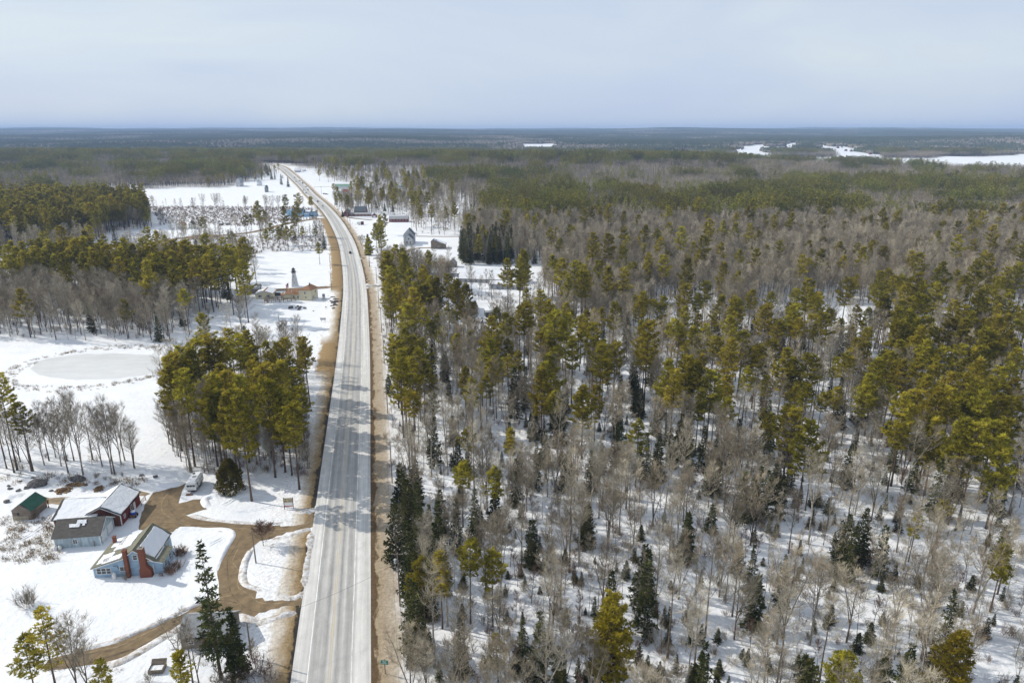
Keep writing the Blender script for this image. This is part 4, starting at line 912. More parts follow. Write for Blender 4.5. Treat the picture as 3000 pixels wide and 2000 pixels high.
def car(px, py, label, col, kind=0, road=True, rz=None, group='cars on the road'):
    p = G(px, py); 
    if road:
        i = ((ROAD - np.array([p.x, p.y])) ** 2).sum(1).argmin(); d = ROAD[min(i + 1, len(ROAD) - 1)] - ROAD[max(i - 1, 0)]; off = road_off(p.x, p.y)[0]; rz = math.atan2(d[1], d[0]) + (math.pi if off < 0 else 0); p.z = .06 + hz(p.x, p.y)
    t = thing('car', label, 'car', p, rz or 0., group); pm = paint(*col); L_, W_ = ((4.6, 1.8), (4.9, 1.95), (5.6, 2.0))[kind]; h = (1.45, 1.75, 1.85)[kind]; hl = L_ / 2
    prof = [(-hl, .35), (hl, .35), (hl, .72), (hl - .15, .85), (hl * .42, .98), (-hl + .1, 1.0), (-hl, .8)]
    o = fix_normals(MB().prism(prof, -W_ / 2, W_ / 2, 'x' if False else 'y').build('body', pm, t)); md = o.modifiers.new('bevel', 'BEVEL'); md.width = .07; md.segments = 2
    cab = ([(-hl + .45, .98), (hl * .40, .98), (hl * .10, h), (-hl + 1.0, h)], [(-hl + .05, .98), (hl * .42, .98), (hl * .15, h), (-hl + .3, h)], [(-hl * .1, .98), (hl * .48, .98), (hl * .26, h), (-hl * .05, h)])[kind]
    g = fix_normals(MB().prism(cab, -W_ / 2 + .12, W_ / 2 - .12, 'y').build('cabin_glass', 'glass', t))
    MB().box(cab[3][0] + .05, cab[2][0] - .05, -W_ / 2 + .14, W_ / 2 - .14, h - .02, h + .04).build('roof', pm, t)
    for x in (hl - .85, -hl + .85):
        for y in (-W_ / 2 + .08, W_ / 2 - .08): wheel(t, x, y)
    for y in (-W_ / 2 + .3, W_ / 2 - .3): MB().box(hl - .03, hl + .02, y - .18, y + .18, .58, .74).build('headlight', 'white_paint', t); MB().box(-hl - .02, -hl + .03, y - .15, y + .15, .66, .8).build('tail_light', 'sign_red', t)
BLK = ('black', (.02, .022, .027)); GRY = ('grey', (.11, .12, .13)); WHT = ('white', (.75, .75, .74)); SIL = ('silver', (.42, .44, .46)); BLU = ('blue', (.03, .06, .16)); RED = ('red', (.35, .03, .03))
for a in ((1026, 742, 'dark car alone on the road beside the two conifers', BLK, 0), (945, 605, 'silver car on the road past the blue inn', SIL, 0), (931, 592, 'dark blue car on the road just ahead of the silver car', BLU, 1), (897, 567, 'black car on the left lane beside the snow field', BLK, 0), (889.7, 559, 'white van on the road beside the snow field', WHT, 1), (902.5, 557, 'grey car on the right lane near the side road', GRY, 0), (896.5, 549.5, 'light car passing the side road junction', SIL, 0), (887, 540.5, 'black pickup on the road near the roadside spruce', BLK, 2), (878.7, 535.2, 'grey car further up the road past the pickup', GRY, 0), (867.6, 536.5, 'red and white car on the left lane uphill', RED, 0), (864, 528.5, 'farthest dark car on the uphill road', BLK, 0)): car(*a)
for a in ((927, 631, 'silver car parked by the blue inn', SIL, 0, False, .3), (917, 634, 'dark car parked by the blue inn', BLK, 0, False, .6), (951, 569.5, 'white car parked by the snowy lot right of the road', WHT, 1, False, .1), (957, 570, 'grey car parked by the snowy lot right of the road', GRY, 0, False, .2), (1307, 786, 'blue-grey car parked in the muddy lot by the long sheds', ('slate', (.16, .2, .25)), 1, False, 1.5), (818, 866, 'black car parked between the two yellow houses', BLK, 1, False, .2)): car(*a, group='parked cars')
def box_truck(px, py, label, w=5.2, rz=0.):
    t = thing('box_truck', label, 'truck', G(px, py), rz); MB().box(-w / 2, w / 2 - 1.5, -1.1, 1.1, .8, 3.1).build('cargo_box', 'white_paint', t); fix_normals(MB().prism([(w / 2 - 1.4, .6), (w / 2 + .3, .6), (w / 2 + .3, 1.4), (w / 2 - .1, 2.3), (w / 2 - 1.4, 2.4)], -1.05, 1.05, 'y').build('cab', 'white_paint', t)); MB().box(w / 2 - .12, w / 2 + .24, -.9, .9, 1.45, 2.0).build('windscreen', 'glass', t)
    for x in (-w / 2 + 1, w / 2 - .6):
        for y in (-.95, .95): wheel(t, x, y, .42)
box_truck(2296, 968, 'white box truck in the clearing among the pines', 5.4, .1)

# ------------------------------------------------------------------ lighthouse lot
zl = lambda a, b: (680 + a / 6.918, 790 + b / 6.918)
def lighthouse_lot():
    b = Bld('yellow_house', 'cream yellow two-storey house with low wing and brown roof', 'house', zl(1370, 615), zl(1610, 628)); L = b.L; D = 7.5; b.block(0, 4, 14)
    b.wall([(0, 5.7), (D, 5.7)], 'x', 0, L, 'cream_siding'); b.corner(L, D, 5.65)
    rp = [(-.4, -.4, 5.7), (L + .4, -.4, 5.7), (L + .4, D + .4, 5.7), (-.4, D + .4, 5.7), (L / 2, L * .5, 7.5), (L / 2, D - .2, 7.5)]
    fix_normals(MB().add(rp + [(x, y, z + .16) for x, y, z in rp], [(0, 1, 4), (1, 2, 5, 4), (2, 3, 5), (3, 0, 4, 5), (6, 7, 10), (7, 8, 11, 10), (8, 9, 11), (9, 6, 10, 11), (0, 1, 7, 6), (1, 2, 8, 7), (2, 3, 9, 8), (3, 0, 6, 9)]).build('roof', 'roof_brown', b.root)); b.chimney(L * .6, D * .6, 6.6, 8.6, .5, .5)
    b.window('F', 0, L * .5, 4.1, .8, 1.2, cols=1); b.window('F', 0, L * .55, 1.7, .8, .8, cols=1); b.window('R', L, 2.0, 1.6, 1.0, 1.3, cols=1); b.window('R', L, 5.0, 4.1, .9, 1.2, cols=1); b.door('R', L, 5.2, .95, 2.1)
    x0 = -8.6; prof = [(.3, 3.0), (3.6, 5.0), (6.9, 3.0)]; b.wall(prof, 'x', x0, -.05, 'cream_siding', 'wing_wall'); b.roof(prof, 'x', x0, -.35, 'roof_brown', .3, .14, name='wing_roof'); b.window('F', .3, -3.6, 1.5, .9, 1.3, cols=1); b.window('F', .3, -1.0, 1.6, .8, 1.2, cols=1); b.box('vent_pipe', 'white_paint', -5.3, -5.1, 1.0, 1.2, 3.2, 5.4)
    lp = [(.6, 2.2), (3.5, 2.9)]; b.wall(lp, 'x', x0 - 2.9, x0 - .05, 'cream_siding', 'lean_to_wall'); b.roof(lp, 'x', x0 - 2.9, x0 - .35, 'roof_brown', .25, .12, [(0, .35, .95, .45, .95, .4)], name='lean_to_roof')
    # timber walkway in front
    dk = thing('wood_deck', 'long weathered timber ramp and deck below the yellow house', 'deck', b.o, b.rz)
    path = [Vector((-2.0, -1.2, .9)), Vector((-8.5, -6.0, 1.0)), Vector((-14.5, -9.5, 1.0)), Vector((-17.5, -5.0, 1.0)), Vector((-12.0, -1.8, 1.0)), Vector((-9.0, -.6, 1.0))]
    for i in range(len(path) - 1):
        a, c = path[i], path[i + 1]; d = (c - a); l = d.length; d.normalize(); sd = Vector((-d.y, d.x, 0))
        MB().obox((a + c) / 2, d * l / 2, sd * .75, (0, 0, .05 + .003 * i)).build('walkway', 'weathered_boards', dk)
        for k in range(int(l / 2) + 1):
            for q in (-.78, .78):
                p = a + d * min(l, k * 2.0) + sd * q; MB().box(p.x - .06, p.x + .06, p.y - .06, p.y + .06, -.1, p.z + 1.0).build('post', 'weathered_boards', dk)
        for q in (-.78, .78):
            for z in (.5, .95): MB().obox((a + c) / 2 + sd * q + Vector((0, 0, z)), d * l / 2, sd * .03, (0, 0, .05)).build('rail', 'weathered_boards', dk)
    # the little lighthouse
    lx, ly, _ = G(*zl(1262, 405)); ly += 9; lx = (862.5 - 1500) / FPX * (ly * CT + (CAM_H - 3) * ST)
    t = thing('lighthouse', 'small white shingled lighthouse tower behind the yellow house', 'lighthouse', (lx, ly, 0), R(10)); BLOCK.append((lx, ly, 5))
    MB().lathe([(2.35, -.1), (1.05, 8.3)], 8).build('tower', 'white_siding', t); MB().lathe([(1.66, 4.1), (1.66, 4.5)], 8).build('belt', 'sign_grey', t); MB().lathe([(1.55, 8.3), (1.6, 8.5)], 8).build('gallery', 'roof_dark', t)
    rl = MB()
    for k in range(8): a = k * math.pi / 4; rl.box(1.5 * math.cos(a) - .03, 1.5 * math.cos(a) + .03, 1.5 * math.sin(a) - .03, 1.5 * math.sin(a) + .03, 8.5, 9.2)
    rl.lathe([(1.5, 9.15), (1.5, 9.22), (1.42, 9.22)], 8); rl.build('railing', 'dark_metal', t)
    MB().lathe([(.75, 8.5), (.75, 10.1)], 8).build('lantern_room', 'glass', t); lr = MB()
    for k in range(8): a = k * math.pi / 4; lr.box(.76 * math.cos(a) - .07, .76 * math.cos(a) + .07, .76 * math.sin(a) - .07, .76 * math.sin(a) + .07, 8.5, 10.1)
    lr.build('lantern_frame', 'white_paint', t); MB().lathe([(1.25, 10.1), (1.2, 10.25), (.2, 11.1), (.08, 11.5)], 8).build('lantern_roof', 'roof_dark', t)
    for z in (2.4, 6.0): MB().obox((0.05, -(2.35 - z * .157) * .93 - .02, z), (.3, 0, 0), (0, .03, 0), (0, 0, .45)).build('window', 'glass', t)
    # flagpole
    p = G(*zl(1160, 640)); fx = (849 - 1500) / FPX * ((p.y + 6) * CT + CAM_H * ST); t = thing('flagpole', 'white flagpole with a hanging stars and stripes flag beside the lighthouse', 'flagpole', (fx, p.y + 6, 0))
    MB().tube([(0, 0, 0), (0, 0, 9.4)], [.06, .04], 8, cap=True).build('pole', 'white_paint', t); MB().lathe([(.02, 9.4), (.09, 9.48), (.02, 9.56)], 8).build('finial', 'metal_grey', t)
    def fl(z0, z1, x0, x1): 
        m = MB(); n = 6; q = [(-(x0 + (x1 - x0) * i / n), .12 * math.sin(i * 1.3 + x0 * 2), -(x0 + (x1 - x0) * i / n) * .9) for i in range(n + 1)]
        m.add([(x, y, z + z0) for x, y, z in q] + [(x, y, z + z1) for x, y, z in q], [(i, i + 1, n + 2 + i, n + 1 + i) for i in range(n)]); return m
    flag = thing('flag_anchor', '', '') if False else None
    cz = 6.6; st = fl(cz, cz + 2.4, .06, 1.5).build('flag', 'white_paint', t)
    for k in range(7): w_ = 2.4 / 13; m = fl(cz + k * 2 * w_, cz + (k * 2 + 1) * w_, .06, 1.5); m.v = [(x, y - .012, z) for x, y, z in m.v]; m.build('red_stripe', 'flag_red', st)
    m = fl(cz + 1.3, cz + 2.4, .06, .75); m.v = [(x, y - .02, z) for x, y, z in m.v]; m.build('blue_canton', 'flag_blue', st)
    # bungalow and the grey outbuilding behind it
    b = Bld('cream_bungalow', 'low cream bungalow with a snowy roof left of the lighthouse', 'house', zl(475, 592), zl(830, 582)); L = b.L; b.block(5, 5, 9)
    prof = [(0, 2.7), (L * .52, 4.2), (L, 2.7)]; b.wall(prof, 'y', 0, 9.5, 'cream_siding'); b.roof(prof, 'y', 0, 9.5, 'roof_brown', .35, .14, [(0, .05, .93, .02, .93, .25), (1, .08, .97, .02, .98, .2), (0, .3, .8, .7, .98, .6)], trim='white_paint')
    for x in (2.4, 6.9):
        b.window('F', 0, x, 1.5, 1.0, 1.2, cols=1)
        for q in (-.8, .8): b.box('shutter', 'sign_grey', x + q - .16, x + q + .16, -.04, -.002, .85, 2.15)
    b = Bld('grey_outbuilding', 'plain grey outbuilding with a pale roof behind the bungalow', 'shed', (716, 861), (762, 859)); b.block(5, 3, 7); prof = [(0, 2.6), (3.4, 4.6), (6.8, 2.6)]; b.wall(prof, 'x', 0, b.L, 'grey_boards'); b.roof(prof, 'x', 0, b.L, 'roof_grey', .3, .14, [(0, .3, .95, .2, .8, .8)])
    # wheel sign, blank board sign
    p = G(949, 877); t = thing('wheel_sign', 'white upright sign with a dark ship wheel beside the yellow house', 'sign', p, R(3)); fix_normals(MB().prism([(-.8, .1), (.8, .1), (.8, 2.9), (.45, 3.3), (-.45, 3.3), (-.8, 2.9)], -.08, .08, 'y').build('board', 'white_paint', t))
    m = MB(); ring = [(.55 * math.cos(k * math.pi / 12), -.12, 2.3 + .55 * math.sin(k * math.pi / 12)) for k in range(25)]; m.tube(ring, [.10] * 25, 6)
    for k in range(8): a = k * math.pi / 4; m.tube([(0, -.11, 2.3), (.78 * math.cos(a), -.11, 2.3 + .78 * math.sin(a))], [.05, .04], 5)
    m.build('ship_wheel', 'flag_blue', t)
    for k, w_ in enumerate((.5, .38, .5)): MB().box(-w_, w_, -.10, -.082, 1.25 - k * .22, 1.36 - k * .22).build('lettering', 'flag_blue', t)
    MB().box(-1.3, 1.3, -.5, .5, -.05, .12).build('base', 'wood_brown', t)
    p = G(947, 943); t = thing('roadside_board', 'blank pale grey roadside board on two posts in the snow', 'sign', p, R(2)); MB().box(-1.35, 1.35, -.05, .05, 1.0, 2.1).build('panel', 'metal_grey', t)
    for x in (-.9, .9): MB().box(x - .06, x + .06, .052, .15, -.05, 2.0).build('post', 'dark_metal', t)
    rocks([(852, 903, 1.3), (867, 902, .5), (873, 898, .7), (877, 905, .7), (881, 900, .8), (875, 908, .8), (893, 904, .7), (955, 900, .5), (918, 911, .4)], 'brown boulder in the snow below the yellow house', 'boulders below the yellow house', 40)
    rocks([(975, 872, 1.0), (980, 879, 1.1), (985, 886, 1.3), (978, 889, 1.2), (982, 896, 1.2), (973, 898, .9), (977, 905, .9), (970, 884, .8), (988, 878, .8)], 'dark rock on the roadside bank by the wheel sign', 'rocks on the roadside bank', 60)
def rock_mesh(seed, s):
    bm = bmesh.new(); bmesh.ops.create_icosphere(bm, subdivisions=2, radius=1.0); r = random.Random(seed); off = Vector((r.random() * 50, r.random() * 50, r.random() * 50)); sx, sy, sz = rv(r, .9, 1.4), rv(r, .7, 1.1), rv(r, .6, .9)
    for v in bm.verts: v.co *= 1 + .55 * mnoise.noise(v.co * 1.1 + off) + .22 * mnoise.noise(v.co * 2.7 + off); v.co = Vector((v.co.x * sx, v.co.y * sy, v.co.z * sz)) * s
    me = bpy.data.meshes.new('boulder'); bm.to_mesh(me); bm.free(); me.materials.append(MATS['rock']); return me
def rocks(lst, label, group, seed):
    cnt = {}; order = {}
    for q in sorted(lst): k = 'large' if q[2] > 1.05 else 'mid-sized' if q[2] > .75 else 'small'; cnt[k] = cnt.get(k, 0) + 1; order[q] = cnt[k]
    for i, (px, py, s) in enumerate(lst):
        o = bpy.data.objects.new('boulder', rock_mesh(seed + i, s)); COL.objects.link(o); o.location = G(px, py) + Vector((0, 0, .25 * s)); sz = 'large' if s > 1.05 else 'mid-sized' if s > .75 else 'small'; n = order[(px, py, s)]; tag(o, sz + ' ' + label + ('' if cnt[sz] == 1 else ', leftmost' if n == 1 else ', rightmost' if n == cnt[sz] else ', number %s from left' % ('zero one two three four five six seven eight nine ten eleven twelve'.split()[n])), 'rock', group)
lighthouse_lot()
rocks([(110, 1421, 1.7)], 'dark boulder in the snow above the green-roofed shed', 'boulders behind the barn', 80); rocks([(233, 1406, 1.5)], 'dark boulder under the bare trees behind the wood pile', 'boulders behind the barn', 85)
rocks([(30, 1432, .5), (55, 1437, .5), (78, 1430, .6), (60, 1410, .4), (95, 1400, .4), (135, 1408, .5), (25, 1424, .4), (20, 1470, .6), (455, 1398, .6), (415, 1392, .5), (352, 1432, .5), (150, 1438, .4)], 'snow-ringed stone on the slope behind the barn', 'stones behind the barn', 90)
def logpile(px, py, w, d, n, label, seed):
    r = random.Random(seed); t = thing('firewood_pile', label, 'wood pile', G(px, py)); ms = []
    for k in range(4): ms.append(MB().tube([(-.28, 0, 0), (.28, 0, 0)], [.11 + .02 * k] * 2, 7, cap=True).mesh('log', ['log_end' if k % 2 else 'wood_brown']))
    for i in range(n):
        a = rv(r, 0, 6.28); q = r.random() ** .6; o = bpy.data.objects.new('log', r.choice(ms)); COL.objects.link(o); o.parent = t; o.location = (math.cos(a) * q * w, math.sin(a) * q * d, .1 + (1 - q) * .8 * r.random()); o.rotation_euler = (0, rv(r, -.4, .4), rv(r, 0, 3.1)); o.scale = (rv(r, .8, 1.5),) * 3
logpile(187, 1437, 1.9, 1.7, 90, 'heap of split firewood in the snow behind the barn', 1); logpile(222, 1421, 3.0, .8, 70, 'long strip of firewood logs uphill of the heap', 2); logpile(291, 1432, 1.2, 1.4, 45, 'small ring of logs near the barn ridge', 3)

# ------------------------------------------------------------------ houses along the road further off
def simple(name, label, cat, fl, fr, depth, prof, axis, wm, rm, snow=(), wins=(), doors=(), over=.3, group=None, chim=(), blk=None, trim=None):
    b = Bld(name, label, cat, fl, fr, group=group); L = b.L; b.block(L / 2, depth / 2, blk or max(L, depth) * .62)
    pf = [(p * (L if axis == 'y' else depth), z) for p, z in prof]; b.wall(pf, axis, 0, depth if axis == 'y' else L, wm); b.roof(pf, axis, 0, depth if axis == 'y' else L, rm, over, .16, snow, trim=trim)
    for f, a, z, w, h in wins: b.window(f, {'F': 0, 'B': depth, 'L': 0, 'R': L}[f], a * (L if f in 'FB' else depth), z, w, h, cols=1)
    for f, a, w, h, m in doors: b.door(f, {'F': 0, 'B': depth, 'L': 0, 'R': L}[f], a * (L if f in 'FB' else depth), w, h, m)
    for x, y, z0, z1 in chim: b.chimney(x * L, y * depth, z0, z1)
    return b
GB = lambda e, r: [(0, e), (.5, r), (1, e)]
arch = lambda e, h: [(.5 - .5 * math.cos(a), e + (h - e) * math.sin(a) ** .85) for a in [math.pi * k / 10 for k in range(11)]]
ALL = lambda n: [(i, .04, .96, .02, .98, .1) for i in range(n)]
simple('gambrel_barn', 'cream gambrel barn with brown roof beside the muddy yard', 'barn', (517, 671.6), (539.5, 670.5), 10, [(0, 3.0), (.12, 4.6), (.5, 6.0), (.88, 4.6), (1, 3.0)], 'y', 'yellow_white', 'roof_brown', wins=[('F', .5, 4.4, 1.0, 1.0)], doors=[('F', .5, 3.2, 2.8, 'pale_grey_siding')])
simple('cream_farmhouse', 'narrow cream farmhouse with dark roof behind the lone pine', 'house', (553, 671), (571, 669.5), 8, GB(4.2, 6.6), 'y', 'yellow_white', 'roof_dark', wins=[('F', .3, 3.6, .8, 1.1), ('F', .7, 3.6, .8, 1.1), ('F', .3, 1.5, .8, 1.1), ('F', .7, 1.5, .8, 1.1)], chim=[(.5, .5, 5.6, 7.6)])
simple('field_shed', 'small brown shed left of the pair by the wetland', 'shed', (641, 661), (653, 660.5), 3, GB(2.0, 3.0), 'x', 'weathered_boards', 'roof_grey', [(0, .1, .9, .1, .9, .3)]); simple('field_shed', 'small pale shed right of the pair by the wetland', 'shed', (661, 659.5), (673, 659), 3, GB(2.0, 3.0), 'x', 'pale_boards', 'roof_grey', [(0, .1, .9, .1, .9, .3)])
def inn():
    b = simple('blue_inn', 'bright blue two-storey inn with dark roof left of the road', 'inn', (854.9, 635.6), (888.9, 634.8), 10, GB(5.2, 8.6), 'x', 'sky_clapboard', 'roof_slate', [(1, .1, .9, .05, .95, .3)], [('F', a, z, .9, 1.3) for a in (.12, .28, .5, .72, .9) for z in (3.9, 1.5)], blk=22)
    L = b.L; pf = [(-5.2 + 0, 5.4), (-2.6, 7.6), (0, 5.4)]; b.wall(pf, 'y', 1.0, 14, 'sky_clapboard', 'end_wall'); b.roof(pf, 'y', 1.0, 14, 'roof_slate', .3, .16, [(0, .05, .95, .03, .97, .2), (1, .05, .95, .03, .97, .2)], name='end_roof'); b.window('F', 1.0, -2.6, 3.6, 1.0, 1.4, cols=1)
    pf = [(3.5, 4.6), (8.0, 6.4), (12.5, 4.6)]; b.wall(pf, 'x', L + .05, L + 12.8, 'sky_clapboard', 'annex_wall'); b.roof(pf, 'x', L + .4, L + 12.8, 'roof_slate', .3, .16, [(0, .1, .95, .1, .55, .4), (0, .3, .95, .7, .97, .4)], name='annex_roof')
    for a in (2, 4.5, 7, 10): b.window('F', 3.5, L + a, 1.6, 1.0, 1.3, cols=1); b.window('F', 3.5, L + a, 3.6, .9, 1.0, cols=1)
    b.wall([(.6, 2.6), (3.4, 3.2)], 'x', L + 1, L + 6, 'sky_clapboard', 'porch_wall'); b.roof([(.6, 2.6), (3.4, 3.2)], 'x', L + 1, L + 6, 'roof_slate', .2, .12, ALL(1), name='porch_roof'); b.chimney(L * .42, 5, 7.8, 9.8)
inn()
simple('round_roof_barn', 'big grey barn with a rounded bow roof beyond the field', 'barn', (692.7, 548.2), (713.2, 546.5), 18, arch(5.5, 13.0), 'y', 'pale_grey_siding', 'roof_grey', doors=[('F', .6, 2.2, 3.0, 'white_paint')], blk=18)
b = simple('white_farmhouse', 'tall white farmhouse with snowy porch roof beside the bow-roofed barn', 'house', (754, 545.5), (772, 543.5), 10, GB(6.6, 11.2), 'y', 'white_siding', 'roof_grey', ALL(2), [('F', .4, 7.6, .9, 1.4), ('F', .6, 7.6, .9, 1.4), ('F', .3, 2.0, 1.0, 1.5), ('F', .7, 2.0, 1.0, 1.5)], blk=13)
b.wall([(-2.6, 3.0), (-.05, 4.2)], 'x', 0, b.L + 3, 'white_siding', 'porch_wall'); b.roof([(-2.6, 3.0), (-.05, 4.2)], 'x', 0, b.L + 3, 'roof_grey', .3, .14, ALL(1), name='porch_roof')
simple('grey_house', 'grey-blue gabled house with white trim standing at the field edge', 'house', (776.3, 563.6), (793.7, 560.6), 11, GB(5.6, 9.6), 'y', 'grey_siding', 'roof_slate', wins=[('F', a, z, 1.1, 1.4) for a in (.22, .5, .78) for z in (1.8, 4.6)], trim='white_paint', blk=12)
simple('run_in_shed', 'tiny dark shed alone in the big snow field', 'shed', (859.5, 577), (867.5, 576.6), 3, [(0, 2.0), (1, 2.9)], 'x', 'weathered_boards', 'roof_grey')
simple('white_cottage', 'long white cottage with dormer right of the uphill road', 'house', (864.6, 519.8), (884.5, 519.2), 8, GB(3.6, 7.0), 'x', 'white_siding', 'roof_grey', ALL(2), [('F', a, 1.9, 1.1, 1.2) for a in (.25, .6, .85)], doors=[('F', .45, 1.2, 2.2, 'grey_siding')], blk=12)
simple('white_garage', 'small pale shed beside the road spruces uphill', 'shed', (822, 529.5), (833, 528.5), 6, GB(3.4, 6.0), 'x', 'white_siding', 'roof_grey', ALL(2)); simple('white_annex', 'low white building behind the white cottage', 'shed', (887, 518.3), (898, 518), 6, GB(2.8, 4.6), 'x', 'white_siding', 'roof_grey', ALL(2))
b = simple('green_roof_stable', 'long white stable with pale green metal roof', 'stable', (981, 554), (1026, 553.6), 12, GB(3.6, 7.0), 'x', 'white_siding', 'roof_sage', wins=[('F', .06 + .1 * k, 2.2, .8, .8) for k in range(9)], blk=17)
simple('red_roof_house', 'white house with a bright red metal roof', 'house', (1004.5, 571), (1024, 570.6), 7, GB(3.6, 7.6), 'x', 'white_siding', 'roof_red', doors=[('F', .55, 3.0, 2.4, 'red_siding')], wins=[('F', .2, 1.8, 1.0, 1.2)], blk=10)
simple('white_gable_house', 'tall white gabled house among the pines right of the road', 'house', (1054, 543), (1067, 542.4), 9, GB(6.2, 9.2), 'y', 'white_siding', 'roof_grey', ALL(2), [('F', a, z, .9, 1.4) for a in (.3, .7) for z in (2.0, 5.0)], blk=12)
simple('teal_roof_shed', 'white shed with teal roof at the wood edge', 'shed', (1168, 555.3), (1181, 555), 6, GB(3.4, 5.8), 'x', 'white_siding', 'roof_teal'); simple('teal_roof_annex', 'low white shed with teal roof beside the white gabled house', 'shed', (1067, 555.5), (1080, 555.2), 5, GB(3.2, 4.6), 'x', 'white_siding', 'roof_teal')
def red_farm():
    b = simple('red_farmhouse', 'dark red farmhouse with white-trimmed gable and long red barn', 'house', (1009.8, 634), (1022.5, 633.6), 9, GB(5.0, 7.8), 'y', 'red_siding', 'roof_slate', wins=[('F', .5, 1.9, 1.3, 1.4), ('F', .5, 5.0, .9, 1.2)], trim='white_paint', blk=9); L = b.L; BLOCK.append((b.o.x + 18, b.o.y + 6, 16))
    b.wall([(1.0, 2.4), (3.5, 3.8), (6, 2.4)], 'x', -2.4, -.05, 'red_siding', 'side_wall'); b.roof([(1.0, 2.4), (3.5, 3.8), (6, 2.4)], 'x', -2.4, -.3, 'roof_slate', .2, .14, name='side_roof'); b.window('F', 1.0, -1.2, 1.3, 1.2, 1.2, cols=1)
    b.wall([(1.5, 2.6), (4, 4.0), (6.5, 2.6)], 'x', L + .05, L + 6, 'red_siding', 'link_wall'); b.roof([(1.5, 2.6), (4, 4.0), (6.5, 2.6)], 'x', L + .4, L + 6, 'roof_grey', .25, .14, name='link_roof')
    for a in (1.6, 4): b.window('F', 1.5, L + a, 1.5, 1.1, 1.1, cols=1)
    pf = [(2.5, 4.8), (8.5, 9.6), (14.5, 4.8)]; b.wall(pf, 'x', L + 5.6, L + 18, 'red_siding', 'barn_wall'); b.roof(pf, 'x', L + 5.6, L + 18, 'roof_slate', .3, .16, name='barn_roof')
    pf = [(-2.2, 2.4), (2.4, 4.0)]; b.wall(pf, 'x', L + 6.5, L + 24, 'red_siding', 'shed_wall'); b.roof(pf, 'x', L + 6.5, L + 24, 'roof_grey', .3, .14, name='shed_roof')
    for a in range(5): b.window('F', -2.2, L + 8.5 + a * 3.6, 1.5, 1.2, .9, cols=1)
    b.box('foundation', 'white_paint', L + 6.5, L + 24, -2.24, -2.21, -.1, .5)
    simple('red_garage', 'small red garage with white door at the end of the red barn', 'garage', (1091, 637.6), (1103.5, 637.2), 5, GB(2.6, 4.4), 'y', 'red_siding', 'roof_dark', ALL(2), doors=[('F', .5, 2.6, 2.0, 'white_paint')])
    simple('long_red_shed', 'long low red building with grey roof behind the tall pine', 'shed', (1140, 651), (1197, 649.4), 9, GB(3.2, 5.6), 'x', 'red_siding', 'roof_grey', wins=[('F', .1 + .16 * k, 1.7, 1.3, .9) for k in range(6)], blk=12)
    t = thing('utility_trailer', 'white box trailer parked in the snow by the red farm', 'trailer', G(1052, 658.5), R(4)); MB().box(-1.9, 1.9, -1.1, 1.1, .5, 2.9).build('box', 'white_paint', t); MB().tube([(-1.9, 0, .55), (-4.6, 0, .5)], [.1, .08], 6, cap=True).build('drawbar', 'dark_metal', t); MB().box(-1.7, 1.7, -1.0, 1.0, 2.9, 3.02).build('roof_snow', 'snow_clean', t)
    for y in (-1.0, 1.0): wheel(t, .2, y)
    t = thing('dark_cabin', 'dark little cabin next to the white box trailer', 'cabin', G(1062, 658.3), R(4)); MB().box(-1.2, 1.2, -1.2, 1.2, 0, 2.9).build('wall', 'brown_boards', t); MB().box(-1.35, 1.35, -1.35, 1.35, 2.902, 3.05).build('roof', 'roof_dark', t); MB().box(-.5, .5, -1.24, -1.205, .9, 2.1).build('door', 'dark_metal', t)
red_farm()
def grey_church():
    b = simple('weathered_house', 'weathered grey steep-gabled house with dark roof among saplings', 'house', (1186, 719), (1211, 717.5), 9, GB(5.0, 8.2), 'y', 'pale_grey_siding', 'roof_slate', wins=[('F', .3, 2.2, 1.0, 2.0), ('F', .72, 2.2, 1.0, 2.0), ('F', .5, 5.2, .9, 1.5)], trim='white_paint', blk=12)
    pf = [(-1.6, 6.6), (b.L * .45, 11.4), (b.L + .8, 6.6)]; b.wall(pf, 'y', 9.05, 21, 'pale_grey_siding', 'rear_wall'); b.roof(pf, 'y', 9.4, 21, 'roof_slate', .4, .16, name='rear_roof', trim='white_paint')
    simple('board_barn', 'brown board barn with long snowy slope and blue tarp patch', 'barn', (1263, 729), (1307, 727), 9, [(0, 5.0), (.18, 6.6), (1, 3.2)], 'y', 'weathered_boards', 'roof_dark', [(1, .06, .98, .04, .98, .2)], wins=[('F', .5, 1.5, .9, .8)], blk=10)
    a = G(1272, 729); t = thing('blue_tarp', 'blue tarp over the peak of the board barn roof', 'tarp', (a.x + .4, a.y + .6, 0)); MB().add([(-1.0, 0, 5.6), (.6, 0, 6.9), (1.9, 0, 6.5), (-1.0, 2.6, 5.6), (.6, 2.6, 6.9), (1.9, 2.6, 6.5), (-1.05, 0, 5.5), (-1.05, 2.6, 5.5)], [(0, 1, 4, 3), (1, 2, 5, 4), (6, 0, 3, 7)]).build('sheet', 'tarp_blue', t); o = t.children[0]; o.modifiers.new('solid', 'SOLIDIFY').thickness = .05
    p = G(1211, 742); t = thing('gazebo', 'small grey octagonal gazebo in the snowy yard', 'gazebo', p); BLOCK.append((p.x, p.y, 4)); MB().lathe([(1.6, 0), (1.6, .25)], 8).build('floor', 'weathered_boards', t); MB().lathe([(2.0, 2.6), (1.2, 3.4), (.25, 4.1), (.05, 4.5)], 8).build('roof', 'roof_grey', t)
    for k in range(8): q = k * math.pi / 4; MB().tube([(1.45 * math.cos(q), 1.45 * math.sin(q), .2), (1.45 * math.cos(q), 1.45 * math.sin(q), 2.65)], [.07, .07], 6, cap=True).build('post', 'white_paint', t)
grey_church()
